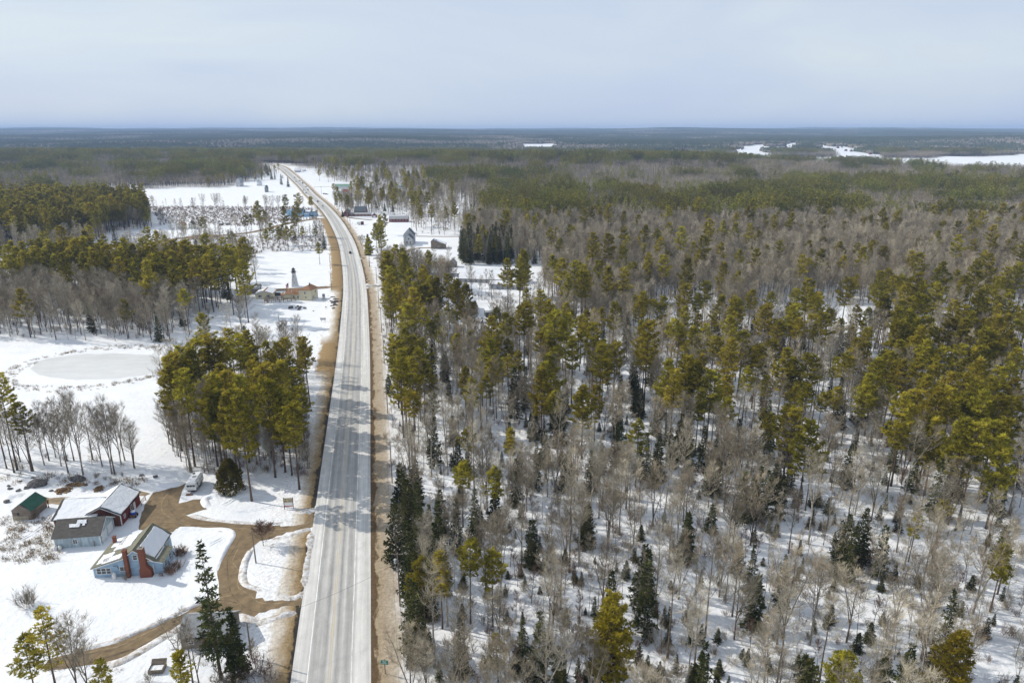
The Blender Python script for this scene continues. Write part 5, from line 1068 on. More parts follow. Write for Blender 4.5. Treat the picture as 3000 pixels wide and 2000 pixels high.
def long_shed(label, fl, fr, d, e, r_, n, blk=True):
    b = Bld('long_shed', label, 'shed', fl, fr, group='long snow-roofed sheds'); L = b.L; pf = [(0, e), (d / 2, r_), (d, e)]; b.wall(pf, 'x', 0, L, 'pale_grey_siding'); b.roof(pf, 'x', 0, L, 'roof_dark', .35, .16, [(0, .02, .98, .005, .995, .06), (1, .02, .98, .005, .995, .06)])
    for k in range(n): b.door('F', 0, L * (k + .5) / n, L / n * .4, 1.9, 'grey_siding', name='stall_door')
    for k in range(int(L / 9) + 1): b.block(k * 9, d / 2, 8)
long_shed('longest snow-roofed shed nearest the dark spruces', (1243, 808), (1521, 816), 10, 2.1, 4.6, 18); long_shed('middle snow-roofed shed of the three long sheds', (1342, 826), (1540, 832), 10, 2.1, 4.6, 13); long_shed('shortest snow-roofed shed nearest the camera', (1434, 846), (1527, 849), 7, 2.8, 4.2, 6)
simple('grey_cabin', 'grey cabin with pale roof against the dark spruces', 'cabin', (1312, 786), (1334, 787), 9, GB(2.4, 5.6), 'y', 'grey_boards', 'roof_grey', wins=[('F', .5, 1.6, 1.0, 1.0)], blk=7); simple('snowy_cabin', 'snow-covered cabin beside the muddy lot', 'cabin', (1228, 781), (1256, 780), 9, GB(2.6, 4.8), 'y', 'white_siding', 'roof_grey', ALL(2), blk=7)
b = simple('tan_house', 'tan house with part snowy roof half hidden in the roadside woods', 'house', (1353, 921), (1400, 919), 13, GB(3.6, 6.0), 'y', 'pale_boards', 'roof_dark', [(0, .3, .95, .1, .9, .5), (1, .1, .9, .4, .95, .5)], [('F', .25, 1.6, 1.0, 1.2), ('F', .7, 1.6, 1.0, 1.2)], blk=10)
simple('green_outbuilding', 'dark green outbuilding with flat snowy roof beside the tan house', 'shed', (1424, 930), (1466, 928), 6, [(0, 2.6), (1, 3.1)], 'x', 'roof_dark', 'roof_grey', [(0, .35, .98, .02, .98, .3)], wins=[('F', .3, 1.5, 1.0, 1.0), ('F', .7, 1.5, 1.0, 1.0)])
simple('mobile_home', 'long pale mobile home with snow on its roof in the right-hand woods', 'mobile home', (1897, 902), (1974, 903), 4.5, GB(2.9, 3.5), 'x', 'pale_grey_siding', 'roof_grey', ALL(2), [('F', .12 + .2 * k, 1.8, 1.1, 1.0) for k in range(5)], blk=8); simple('mobile_home', 'short mobile home at the right end of the long one', 'mobile home', (1977, 896), (1997, 896.4), 4.5, GB(2.8, 3.4), 'x', 'white_siding', 'roof_grey', ALL(2), [('F', .5, 1.8, 1.1, 1.0)])
car(1925, 906, 'snow-covered car parked beside the long mobile home', WHT, 0, False, .2, 'parked cars'); car(1940, 907, 'pale van parked beside the long mobile home', SIL, 1, False, .1, 'parked cars')
simple('white_barn', 'distant white barn with snowy roof deep in the right-hand woods', 'barn', (1520, 548.5), (1553, 548.2), 9, GB(3.6, 6.0), 'x', 'white_siding', 'roof_grey', ALL(2), blk=14)
def heap():
    p = G(2212, 916); bm = bmesh.new(); bmesh.ops.create_grid(bm, x_segments=28, y_segments=28, size=9)
    for v in bm.verts: d = math.hypot(v.co.x * .9, v.co.y); v.co.z = max(-.2, 8.2 - d * 1.15 + 1.1 * mnoise.noise(v.co * .35)) if d < 9 else -.2
    me = bpy.data.meshes.new('gravel_heap'); bm.to_mesh(me); bm.free(); me.materials.append(MATS['gravel_heap']); me.polygons.foreach_set('use_smooth', [True] * len(me.polygons)); o = bpy.data.objects.new('gravel_heap', me); COL.objects.link(o); o.location = p; tag(o, 'conical grey gravel heap in the right-hand woods', 'gravel heap'); BLOCK.append((p.x, p.y, 9))
heap()
r_ = random.Random(77)
for i, (x, y) in enumerate([(2452, 441), (2462, 440), (2492, 447), (2300, 441), (2310, 440), (2400, 441), (2548, 453), (2170, 445), (2476, 446), (1990, 452)]):
    simple('far_house', ('tiny far house %s' % ('on the snowy hill above the lake', 'at the top of the lakeside field', 'by the long field slope', 'in the left lakeside clearing', 'beside the left lakeside clearing house', 'in the narrow lakeside clearing', 'at the right end of the lakeside field', 'above the near lake shore', 'mid-slope in the lakeside field', 'in the distant clearing before the lake')[i]), 'house', (x, y), (x + 5.5, y - .05), 9, GB(4, 8), 'x' if i % 2 else 'y', ('red_siding', 'white_siding', 'brown_boards')[i % 3], 'roof_dark', blk=4)

# ------------------------------------------------------------------ signs, poles and wires
def sign_board():
    p = (G(834.5, 1493) + G(860, 1492)) / 2; t = thing('roadside_sign', 'cream business sign with a small house emblem above a white panel', 'sign', p, R(4)); w = 1.08
    for x in (-w, w): MB().box(x - .07, x + .07, -.07, .07, -.05, 3.35).build('post', 'wood_brown', t); MB().box(x - .28, x + .28, -.25, .25, -.02, .14).build('base', 'wood_brown', t)
    o = MB().box(-w + .075, w - .075, -.05, .05, 2.0, 3.2).build('panel', 'sign_cream', t)
    q = MB(); q.add([(-.9, -.06, 2.1), (-.4, -.06, 2.1), (-.4, -.06, 2.5), (-.65, -.06, 2.68), (-.9, -.06, 2.5)], [(0, 1, 2, 3, 4)]); q.build('house_emblem', 'sign_brown', o); MB().box(-.73, -.57, -.075, -.062, 2.1, 2.4).build('emblem_door', 'sign_cream', o)
    MB().tube([(-.95, -.07, 2.8), (-.75, -.07, 3.0), (-.4, -.07, 3.02), (-.2, -.07, 2.95)], [.05, .09, .07, .02], 5).build('leaf_emblem', 'sign_leaf', o)
    r = random.Random(3)
    for k, z in enumerate((2.98, 2.66, 2.4, 2.18)):
        x = -.12
        while x < .9: l = rv(r, .08, .22); MB().box(x, x + l, -.062, -.051, z, z + (.16 if k else .12)).build('lettering', 'sign_brown' if k == 0 else 'sign_grey', o); x += l + .07
    MB().box(-w + .075, w - .075, -.05, .05, 1.15, 1.98).build('white_panel', 'white_paint', t); MB().box(-w + .075, w - .075, -.055, .055, .92, 1.13).build('red_rail', 'sign_red', t); MB().box(-.45, .35, -.5, -.1, -.02, .22).build('planter', 'wood_brown', t)
    p = G(1129, 1974.5); t = thing('road_sign', 'green town sign with white lettering on a single post', 'sign', p, R(-6)); MB().box(-.05, .05, -.05, .05, -.1, 3.1).build('post', 'dark_metal', t); o = MB().box(-.62, .62, -.09, -.055, 2.15, 3.0).build('panel', 'sign_green', t)
    for k, (z, a, c) in enumerate(((2.76, -.4, .35), (2.55, -.28, .3), (2.3, -.5, .5))):
        x = a
        while x < c: l = rv(r, .05, .12); MB().box(x, x + l, -.10, -.088, z, z + .12).build('lettering', 'white_paint', o); x += l + .05
sign_board()
def pole(p, h, label, arms=1, transformer=False, group='utility poles', rz=0., lean=0.):
    t = thing('utility_pole', label, 'utility pole', p, rz, group); MB().tube([(0, 0, -.2), (lean * h * .5, 0, h * .5), (lean * h, 0, h)], [.16, .14, .11], 8, cap=True).build('pole', 'pole_wood', t)
    for k in range(arms):
        z = h - .35 - k * .9; q = MB().box(-1.15 + lean * h, 1.15 + lean * h, .11, .22, z, z + .12).build('crossarm', 'pole_wood', t)
        for x in (-1.0, 0, 1.0): MB().lathe([(.05, 0), (.07, .12), (.03, .2)], 8, (x + lean * h, .165, z + .12)).build('insulator', 'metal_grey', q)
    if transformer: MB().lathe([(.26, 0), (.28, .1), (.28, .85), (.2, .95)], 12, (-.42, 0, h - 2.2)).build('transformer', 'metal_grey', t)
    return p + Vector((lean * h, 0, h))
def wire(a, b, sag, name='power_line', label='', r=.018):
    n = 14; pts = [a.lerp(b, i / n) - Vector((0, 0, sag * 4 * (i / n) * (1 - i / n))) for i in range(n + 1)]
    tag(MB().tube(pts, [r] * (n + 1), 4).build(name, 'wire'), label, 'wire', 'overhead wires')
def utilities():
    d = np.gradient(ROAD, axis=0); d /= np.linalg.norm(d, axis=1)[:, None]; s = np.concatenate([[0], np.cumsum(np.linalg.norm(np.diff(ROAD, axis=0), axis=1))])
    p0 = G(1172.5, 1777); i0 = ((ROAD - np.array([p0.x, p0.y])) ** 2).sum(1).argmin(); off = road_off(p0.x, p0.y)[0]; prev = None; names = ('behind the camera', 'nearest the green sign', 'beside the spruces right of the road', 'in front of the roadside pines', 'by the pines opposite the lighthouse house', 'beyond the roadside pines', 'at the side road turning')
    for k in range(-1, 6):
        sk = s[i0] + k * 47; i = np.searchsorted(s, sk); q = ROAD[i] + np.array([d[i][1], -d[i][0]]) * off; p = Vector((q[0], q[1], 0)); 
        if k == 0: p = p0
        tp = pole(p, 12.0, 'wooden utility pole ' + names[k + 1], 1, k == 0)
        BLOCK.append((p.x, p.y, 3.0))
        if prev:
            for x, l in ((-1.0, 'left'), (1.0, 'right')): wire(prev + Vector((x, .16, -.02)), tp + Vector((x, .16, -.02)), .7, label='%s overhead wire reaching the pole %s' % (l, names[k + 1]))
            wire(prev + Vector((0, -.15, -2.6)), tp + Vector((0, -.15, -2.6)), .6, label='lower cable reaching the pole ' + names[k + 1], r=.03)
        prev = tp
        if k == 0: near = tp
    a = near + Vector((0, 0, -2)); b = Vector((G(738, 1931).x, G(738, 1931).y, 7.5)); wire(a, b, 1.2, label='service wire crossing the road toward the grey shed')
    pole(G(738, 1931), 7.8, 'short bare post beside the grey shed', 0, lean=-.0); pole(G(750, 1648), 8.0, 'thin pole standing on the snowy driveway island', 0); pole(G(819.5, 960.6), 6.5, 'lone pole in the snow between grove and board sign', 0); pole(G(429, 977), 9.0, 'pale pole in front of the bare stand', 0)
    L_ = [(972, 852, 11), (968, 790, 11), (957, 722, 11), (943, 668, 11), (932, 634, 11)]; prev = None
    for k, (x, y, h) in enumerate(L_):
        tp = pole(G(x, y), h, 'utility pole left of the road, %s' % ('beside the yellow house drive', 'beside the field behind the lighthouse', 'beside the wetland saplings', 'below the blue inn', 'at the blue inn drive')[k])
        if prev:
            for q in (-1, 1): wire(prev + Vector((q, .16, 0)), tp + Vector((q, .16, 0)), .8, label='%s wire of the left roadside line, span %s' % ('left' if q < 0 else 'right', ('', 'by the field', 'by the wetland', 'below the inn', 'at the inn')[k]))
        prev = tp
    for k, (x, y, h) in enumerate(((1104, 831, 10), (1020, 655, 11), (1027, 672, 11), (942, 569, 11), (838, 520, 12), (875, 528, 10))): pole(G(x, y), h, 'utility pole right of the road, %s' % ('at the side road turning', 'in front of the red farmhouse', 'by the white box trailer', 'by the snowy parking lot', 'at the top of the hill', 'before the white cottage')[k])
    for k, (x, y) in enumerate(((1786, 556), (1793, 556))): pole(G(x, y), 17, '%s pole of the power line gap deep in the woods' % ('left', 'right')[k], 1)
utilities()
# ------------------------------------------------------------------ where the trees stand
PL = {k: [] for k in ('pine', 'thinpine', 'spruce', 'bare', 'sapling', 'shrub', 'grass')}     # x, y, height, rot, variant, zone words, own label
GROW = dict(pine=1.32, thinpine=1.28, spruce=1.38, bare=1.18, sapling=1.15, shrub=1.0, grass=1.0)
def plant(kind, x, y, h=None, zone='', label=None, var=None, r=random):
    vs_ = KIND[kind]['v']; i = r.randrange(len(vs_)) if var is None else var
    PL[kind].append((x, y, h if h else vs_[i][2] * rv(r, .72, 1.12) * GROW[kind], rv(r, 0, 6.283), i, zone, label))
def tops(kind, lst, s, ox, oy, h0, h1, zone, seed=1, var=None):
    r = random.Random(seed); g = GROW[kind] if s < 3 else 1.12; h0 *= g; h1 *= g
    for a, b in lst:
        h = rv(r, h0, h1); p = G(ox + a / s, oy + b / s, h); plant(kind, p.x, p.y, h, zone, var=var, r=r)
ZR = 'in the right-hand woods'
tops('pine', [(190, 100), (310, 100), (230, 190), (330, 180), (420, 190), (500, 230), (590, 220), (640, 250), (210, 320), (270, 300), (370, 270), (1280, 90), (1340, 110), (1420, 130), (1480, 160), (1560, 20), (1740, 30), (1590, 130), (1650, 160), (1740, 170), (1500, 200), (2160, 100), (2150, 280), (1090, 400), (1200, 330), (1240, 380), (1090, 60), (1060, 110), (980, 120)], 2.24, 1050, 700, 18, 22, 'in the pines behind the long sheds', 2)
tops('pine', [(300, 560), (260, 650), (420, 640), (350, 540), (240, 610), (330, 620), (390, 700), (290, 700), (350, 760), (270, 760), (420, 780), (1410, 640), (1600, 670), (1690, 660), (1200, 600), (1270, 610), (860, 640), (1270, 730), (1210, 830), (1480, 950), (2170, 740), (2050, 780), (2220, 780), (2080, 830), (1890, 600), (1680, 400), (2110, 540)], 2.24, 1050, 700, 15.5, 20, ZR, 3)
tops('thinpine', [(580, 430), (520, 470), (740, 590), (640, 610), (540, 570), (840, 880), (740, 890), (920, 770), (1060, 440), (1400, 460), (1500, 450), (1600, 440), (1450, 500), (2040, 560), (1050, 720), (800, 700), (700, 820), (980, 640)], 2.24, 1050, 700, 12, 16, ZR, 4)
tops('pine', [(260, 10), (490, 50), (640, 0), (1040, 10), (1150, 20), (1250, 0), (1330, 40), (1510, 70), (1570, 80), (150, 265), (560, 410), (740, 410), (870, 350), (920, 470), (1090, 240), (1310, 200), (1400, 230), (1340, 350), (1480, 270), (1850, 230), (1800, 390), (2110, 240), (2170, 320), (2130, 470), (250, 350), (350, 360)], 2.24, 2000, 700, 17, 21, 'among the grey right-hand hardwoods', 5)
tops('pine', [(1530, 500), (1620, 490), (1780, 500), (1850, 510), (1470, 580), (1560, 590), (1680, 560), (2000, 560), (2050, 600), (1420, 650), (1510, 680), (1620, 650), (1720, 690), (1830, 680), (1920, 690), (1950, 760), (2020, 640), (1440, 780), (1560, 760), (1680, 790), (1380, 720), (1340, 750), (1280, 760), (1940, 910), (2040, 880), (2100, 820), (2160, 800), (2200, 900), (2000, 980), (1890, 990), (1790, 960), (2100, 1000), (2180, 1010), (1700, 950), (1520, 970), (1480, 1000), (1640, 1130), (1690, 1150), (1880, 1160), (1960, 1180), (2060, 1170), (2150, 1150), (1840, 1200), (2140, 1260), (1760, 860), (1850, 850), (1600, 880)], 2.24, 2000, 700, 16, 20, 'in the dense right-edge pine stand', 6)
tops('pine', [(30, 750), (130, 740), (80, 560), (150, 550), (240, 640), (410, 590), (500, 680), (580, 650), (680, 700), (750, 760), (830, 740), (200, 850), (700, 1070), (750, 1090), (1220, 870), (840, 1170)], 2.24, 2000, 700, 15, 19, ZR, 7)
tops('thinpine', [(330, 740), (430, 820), (290, 880), (60, 870), (560, 890), (750, 950), (1010, 760), (1110, 760), (1220, 660), (1330, 720), (920, 1000), (1010, 960), (580, 1130), (220, 1010), (300, 1030), (120, 960), (1220, 570), (1120, 560)], 2.24, 2000, 700, 12, 16, ZR, 8)
tops('spruce', [(560, 750), (590, 900), (1310, 960), (1340, 1000), (1290, 1010), (1690, 1090), (1720, 1060), (1720, 1180), (1530, 1380), (1600, 1330), (1550, 1420), (1900, 1280), (1960, 1330), (2030, 1190), (2060, 1230), (2080, 1290), (2120, 1280), (2130, 1140), (1960, 1110), (1160, 1090), (1170, 1330), (990, 1200), (1060, 1380), (1810, 860), (1830, 920), (1330, 1090), (1730, 1310), (1850, 1330)], 2.24, 1050, 700, 6, 10, ZR, 9)
tops('spruce', [(1070, 1050), (1150, 1230), (10, 1200), (230, 1280), (300, 1250), (380, 1170), (480, 1230), (240, 1430), (1550, 1400), (920, 740), (980, 900), (1400, 1330), (2100, 1450), (640, 1400), (720, 1430), (880, 1330), (60, 1330)], 2.24, 2000, 700, 5, 9, ZR, 10)
tops('spruce', [(380, 10), (670, 250), (800, 180), (940, 160), (1590, 290), (1190, 400), (1212, 400), (2280, 340), (1750, 750), (330, 280), (1980, 560), (1700, 1010), (1380, 1270), (1400, 1380), (700, 1080), (1130, 1090), (2330, 1380), (2060, 1420)], 2.352, 1050, 1350, 6, 11, ZR, 11)
tops('spruce', [(45, 345), (400, 520), (500, 570), (530, 770), (715, 640), (1110, 400), (1160, 360), (1200, 440), (1250, 500), (1410, 430), (550, 30), (650, 10), (440, 60), (600, 60), (700, 90), (500, 110), (890, 1340), (930, 1400), (1590, 1250), (1420, 1290), (1090, 1370), (2240, 430), (140, 1400)], 2.352, 2000, 1350, 6, 10.5, ZR, 12)
tops('thinpine', [(710, -10), (760, 530), (920, 590), (560, 600), (940, 20), (440, 640)], 2.352, 1050, 1350, 13, 15, 'along the right roadside edge', 13)
# named single trees
def solo(kind, base=None, top=None, h=10., label='', var=0):
    p = G(*base) if base else G(top[0], top[1], h); plant(kind, p.x, p.y, h, '', label, var)

def special(name, gen, tmat, cmats, label, base=None, top=None, h=None, sx=1.0, cat='tree', rz=0.):
    """one tree with a mesh of its own, stood at a base pixel or under its top pixel"""
    T, C = gen; z0 = max(v[2] for v in C.v); p = G(*base) if base else G(top[0], top[1], h); s = (h or z0) / z0; p.z = 0
    t = thing(name, label, cat, p, rz); t.scale = (s * sx, s * sx, s)
    if T: T.build('trunk', tmat, t)
    C.build('crown', cmats, t); BLOCK.append((p.x, p.y, 2.0)); return t
PN, GN, SN, TN = ['pine_needles', 'pine_bark'], ['pine_gold', 'pine_bark'], ['spruce_needles', 'twig'], ['twig']
special('white_pine', gen_pine(901, 20, .10, 19, 6, .27, 1.25, .6, 8, .8), 'pine_bark', GN, 'big full golden-green pine at the bottom, right of centre', top=(1798, 1722), h=20)
special('white_pine', gen_pine(902, 17, .12, 17, 6, .28, 1.25, .6, 8, .8), 'pine_bark', GN, 'big golden-green pine in the bottom right corner', top=(2816, 1842), h=17)
special('white_pine', gen_pine(903, 10, .3, 9, 4, .2, 1.0, .5, 7, .8), 'pine_bark', GN, 'small bright golden pine among bare saplings near the bottom', top=(1458, 1852), h=10)
special('white_pine', gen_pine(904, 12, .62, 5, 5, .2, 1.0, .5, 7, .6), 'pine_bark', GN, 'thin pine with a small golden tuft crown at right', top=(2772, 1462), h=12)
special('white_pine', gen_pine(905, 12, .5, 6, 4, .17, 1.0, .5, 6, .6), 'pine_bark', GN, 'thin gold-tinged pine left of the golden tuft pine', top=(2690, 1500), h=12)
special('white_pine', gen_pine(906, 16, .25, 12, 5, .24, 1.1, .6, 8, .8), 'pine_bark', GN, 'olive-gold pine standing alone amid dark spruces in the right woods', top=(1712, 1125), h=16)
special('spruce_tree', gen_spruce(911, 27, .22, .105, 30, 6, .7, 4, .36), 'pine_bark', SN, 'very tall ragged spruce in front of the grey shed', base=(648, 1990), h=27)
special('spruce_tree', gen_spruce(912, 15, .1, .15, 22, 7, .65, 5, .15), 'pine_bark', SN, 'shorter dark spruce right of the tall ragged one', base=(700, 1985), h=14.5)
special('white_cedar', gen_dome(913, 9.5, 3.5, .55, 4200), 'bark', ['cedar_leaf'], 'dense egg-shaped evergreen beside the white camper', base=(677, 1438), h=9.5)
special('apple_tree', gen_bare(914, 6.5, .12, 16, .75, .05, 4, 6, .03, 3), 'bark', ['twig_red'], 'wide low bare tree on the driveway island', base=(772, 1598), h=6.5, sx=1.25)
special('bare_tree', gen_bare(915, 14, .2, 18, .5, .05, 4, 6, .02, 3), 'bark_pale', ['twig_pale'], 'spreading bare tree on the snow left of the yellow house', base=(720, 932), h=15, sx=1.15)
special('bare_tree', gen_bare(916, 15, .22, 16, .42, .06, 3, 6, .018, 3), 'bark', TN, 'forked bare tree at the bottom left over the muddy lane', base=(226, 2022), h=15.5)
special('bare_tree', gen_bare(917, 14, .3, 12, .3, .08, 2, 5, .018, 3), 'bark', TN, 'slim bare tree right of the forked one, bottom left', base=(262, 2050), h=14)
special('white_pine', gen_pine(918, 17, .35, 11, 5, .2, 1.1, .55, 7, .7), 'pine_bark', PN, 'leaning pine in the bottom left corner', base=(168, 2030), h=17)
special('white_pine', gen_pine(919, 13, .35, 10, 5, .22, 1.1, .55, 7, .7), 'pine_bark', PN, 'smaller pine at the left edge of the bottom corner', base=(108, 2045), h=13)
special('white_pine', gen_pine(920, 9, .2, 9, 5, .24, 1.1, .5, 7, .7), 'pine_bark', PN, 'young pine below the plank bin at the bottom edge', base=(318, 2060), h=9)
special('white_pine', gen_pine(921, 9, .25, 9, 5, .22, 1.1, .5, 7, .7), 'pine_bark', GN, 'young golden pine in front of the grey shed', base=(540, 2040), h=9.5)
for i, (x, y, h, l) in enumerate(((530, 1985, 13, 'thin bare tree left of the grey shed door'), (565, 2000, 14, 'slim bare tree before the grey shed, second from left'), (585, 2010, 13, 'slim bare tree right before the tall spruce'), (750, 1960, 7, 'small bare tree leaning by the short post'), (612, 935, 8, 'small bare tree between the stand and the roadside grove'))): special('bare_tree', gen_bare(930 + i, h, .35, 12, .26, .06, 1, 5, .017, 2), 'bark', TN, l, base=(x, y), h=h)
special('bare_shrub', (None, gen_shrub(940, 4.2, 40, 1.0, .022, 20)), None, ['twig'], 'big bare tan bush alone in the snowy yard at left', base=(85, 1776), cat='shrub')
special('bare_shrub', (None, gen_shrub(941, 3.4, 60, 2.6, .022, 20)), None, ['twig_red'], 'reddish brush clump around the post by the road', base=(745, 1985), cat='shrub', sx=1.3)
special('bare_shrub', (None, gen_shrub(942, 3.0, 50, 2.4, .022, 20)), None, ['twig'], 'grey brush clump under the tall spruce', base=(668, 2015), cat='shrub', sx=1.3)
special('white_pine', gen_pine(943, 14, .22, 11, 6, .36, 1.1, .7, 7, .45), 'pine_bark', PN, 'lone round-crowned pine beside the muddy farmyard', base=(598, 680.5), h=14.5)
special('spruce_tree', gen_spruce(944, 15, .05, .2, 20, 7, .75, 5, .05), 'pine_bark', SN, 'dark spruce beside the road left of the huge pine', base=(1080, 748), h=16)
special('white_pine', gen_pine(945, 29, .12, 20, 6, .2, 1.0, .8, 7, .7), 'pine_bark', PN, 'huge dark pine beside the road drive', base=(1118, 742), h=29)
special('bare_tree', gen_bare(946, 12, .15, 14, .55, .05, 4, 5, .03, 2), 'bark', TN, 'wide bare roadside tree left of the dark spruce', base=(1062, 729), h=12)
for i, (x, y, h, l) in enumerate(((838, 612, 17, 'left of three open-crowned pines behind the blue inn'), (877, 611, 19, 'middle and tallest pine behind the blue inn'), (912, 609, 14, 'right of three pines behind the blue inn by the road'))): special('white_pine', gen_pine(950 + i, h, .2, 10, 6, .3, 1.0, .9, 6, .5), 'pine_bark', PN, l, base=(x, y), h=h)
special('spruce_tree', gen_spruce(956, 7, .02, .22, 14, 7, .6, 5, .0), 'pine_bark', SN, 'small dark spruce against the red farmhouse', base=(1004, 636), h=7)
special('white_pine', gen_pine(955, 24, .2, 14, 6, .22, 1.1, .7, 8, .6), 'pine_bark', PN, 'big dark pine at the end of the long sheds', base=(1532, 868), h=27)
# spruces near the verge on the right and the dark spruce plantation
tops('spruce', [(390, 830), (470, 700), (350, 790), (330, 400), (420, 300), (480, 290), (560, 190), (400, 440), (520, 420), (370, 560), (470, 560), (330, 120), (400, 140)], 2.352, 1050, 1350, 8, 12, 'along the right roadside edge', 15)
tops('spruce', [(280, 0), (430, 640), (350, 30), (300, 60), (240, 250)], 2.352, 1050, 1350, 9, 11.5, 'beside the roadside utility line', 14)
r_ = random.Random(5)
for i in range(46):
    a = rv(r_, 0, 1); b = rv(r_, 0, 1); p = G(1345 + 155 * a, 775 - 14 * b); plant('spruce', p.x, p.y + 22 * b, rv(r_, 19, 25), 'in the dark spruce block by the sheds', None, 3 if r_.random() < .5 else 0, r_)
for i in range(40):
    a = rv(r_, 0, 1); p = G(1550 + 170 * a, 668); plant('spruce', p.x, p.y + rv(r_, 0, 30), rv(r_, 15, 20), 'in the dark row deep in the woods', None, 3, r_)
# left-hand groves
tops('pine', [(1230, 10), (1180, 60), (1290, 30), (1160, 150), (1240, 180), (1340, -40), (1400, -60), (1470, -40), (1500, 140), (1440, 190), (1560, 180), (1420, 290), (1640, 210), (1720, 110), (1800, 130), (1850, 50), (1900, 110), (1760, 70), (1820, 250), (1960, 110), (1580, -100), (1530, -30), (1700, -90), (1620, -60), (1480, 300), (1560, 330), (1640, 350), (1950, 330), (1900, 290), (2000, 400)][::1], 2.352, 0, 1000, 18, 22, 'in the grove between pond and road', 21)
tops('thinpine', [(2095, 0), (1960, -40), (1830, -20), (1720, -10), (1900, 0), (1680, 30)], 2.352, 0, 1000, 15, 18, 'at the edge of the roadside grove', 22)
tops('pine', [(870, 1890 - 40)], 1.0, -800, -1000, 14, 14, ZR, 1) if False else None
tops('pine', [(x, y + 6 * math.sin(x)) for x, y in [(40, 145), (100, 160), (150, 130), (200, 120), (260, 100), (330, 115), (390, 125), (440, 120), (500, 130), (560, 110), (620, 105), (680, 110), (740, 150), (790, 130), (840, 140), (900, 130), (960, 180), (1000, 140), (1060, 210), (1100, 200), (1160, 190), (1200, 150), (1260, 150), (1310, 145), (1370, 150), (1420, 155), (1470, 145), (1540, 150), (1600, 180), (1690, 150), (720, 230), (800, 230), (860, 250), (930, 230), (1010, 260), (150, 190), (230, 180), (420, 200), (560, 190), (640, 200), (1180, 230), (1300, 220), (1420, 220), (1560, 220), (1660, 240)]], 2.352, 0, 650, 20, 24, 'in the left-hand pine stand', 23)
tops('pine', [(680, 650), (460, 700), (620, 660), (520, 690), (300, 880), (390, 1040), (540, 1060), (880, 810), (840, 830), (760, 790), (930, 820), (700, 860), (990, 820), (1120, 830), (1260, 850), (1300, 1010)], 3.92, 600, 450, 13, 17, 'on the snowy left-hand wetland', 24)
tops('pine', [(2060, 680), (2010, 720), (1960, 790), (1870, 950)], 3.92, 600, 450, 15, 21, 'near the weathered grey house', 25)
tops('pine', [(1480, 340), (1430, 470), (1560, 460), (1640, 470), (1740, 460), (1780, 450), (1310, 190), (1410, 200), (1480, 210), (1620, 190), (1690, 210), (1800, 170), (1960, 220), (2040, 200), (2120, 210), (1920, 320), (2060, 340), (2150, 320), (2240, 400), (2300, 210), (890, 140), (620, 200)], 3.92, 600, 450, 15, 19, 'around the houses up the road', 26)
tops('spruce', [(760, 210), (800, 230), (950, 270), (870, 240), (265, 870)], 3.92, 600, 450, 11, 17, 'near the white houses up the road', 27)
tops('bare', [(1990, 480), (2200, 470), (1700, 950), (1120, 480)], 3.92, 600, 450, 10, 13, 'around the houses up the road', 28)
for x, y, h in ((51, 1376, 28), (97, 1379, 20)): p = G(x, y); plant('pine', p.x, p.y, h, 'at the left edge by the pond', None, 3, r_)
for x, y, h in ((244, 1391, 25), (200, 1385, 20), (217, 1349, 19), (272, 1346, 18), (336, 1389, 24), (328, 1388, 21), (355, 1359, 19), (366, 1349, 18), (144, 1349, 19), (164, 1340, 18), (92, 1380, 18), (130, 1362, 17), (300, 1366, 15), (20, 1372, 19), (-20, 1380, 21), (60, 1352, 16), (180, 1366, 16), (395, 1372, 14)):
    p = G(x, y); plant('bare', p.x, p.y, h, 'in the row below the pond', None, r_.choice((0, 2, 5, 7)), r_)
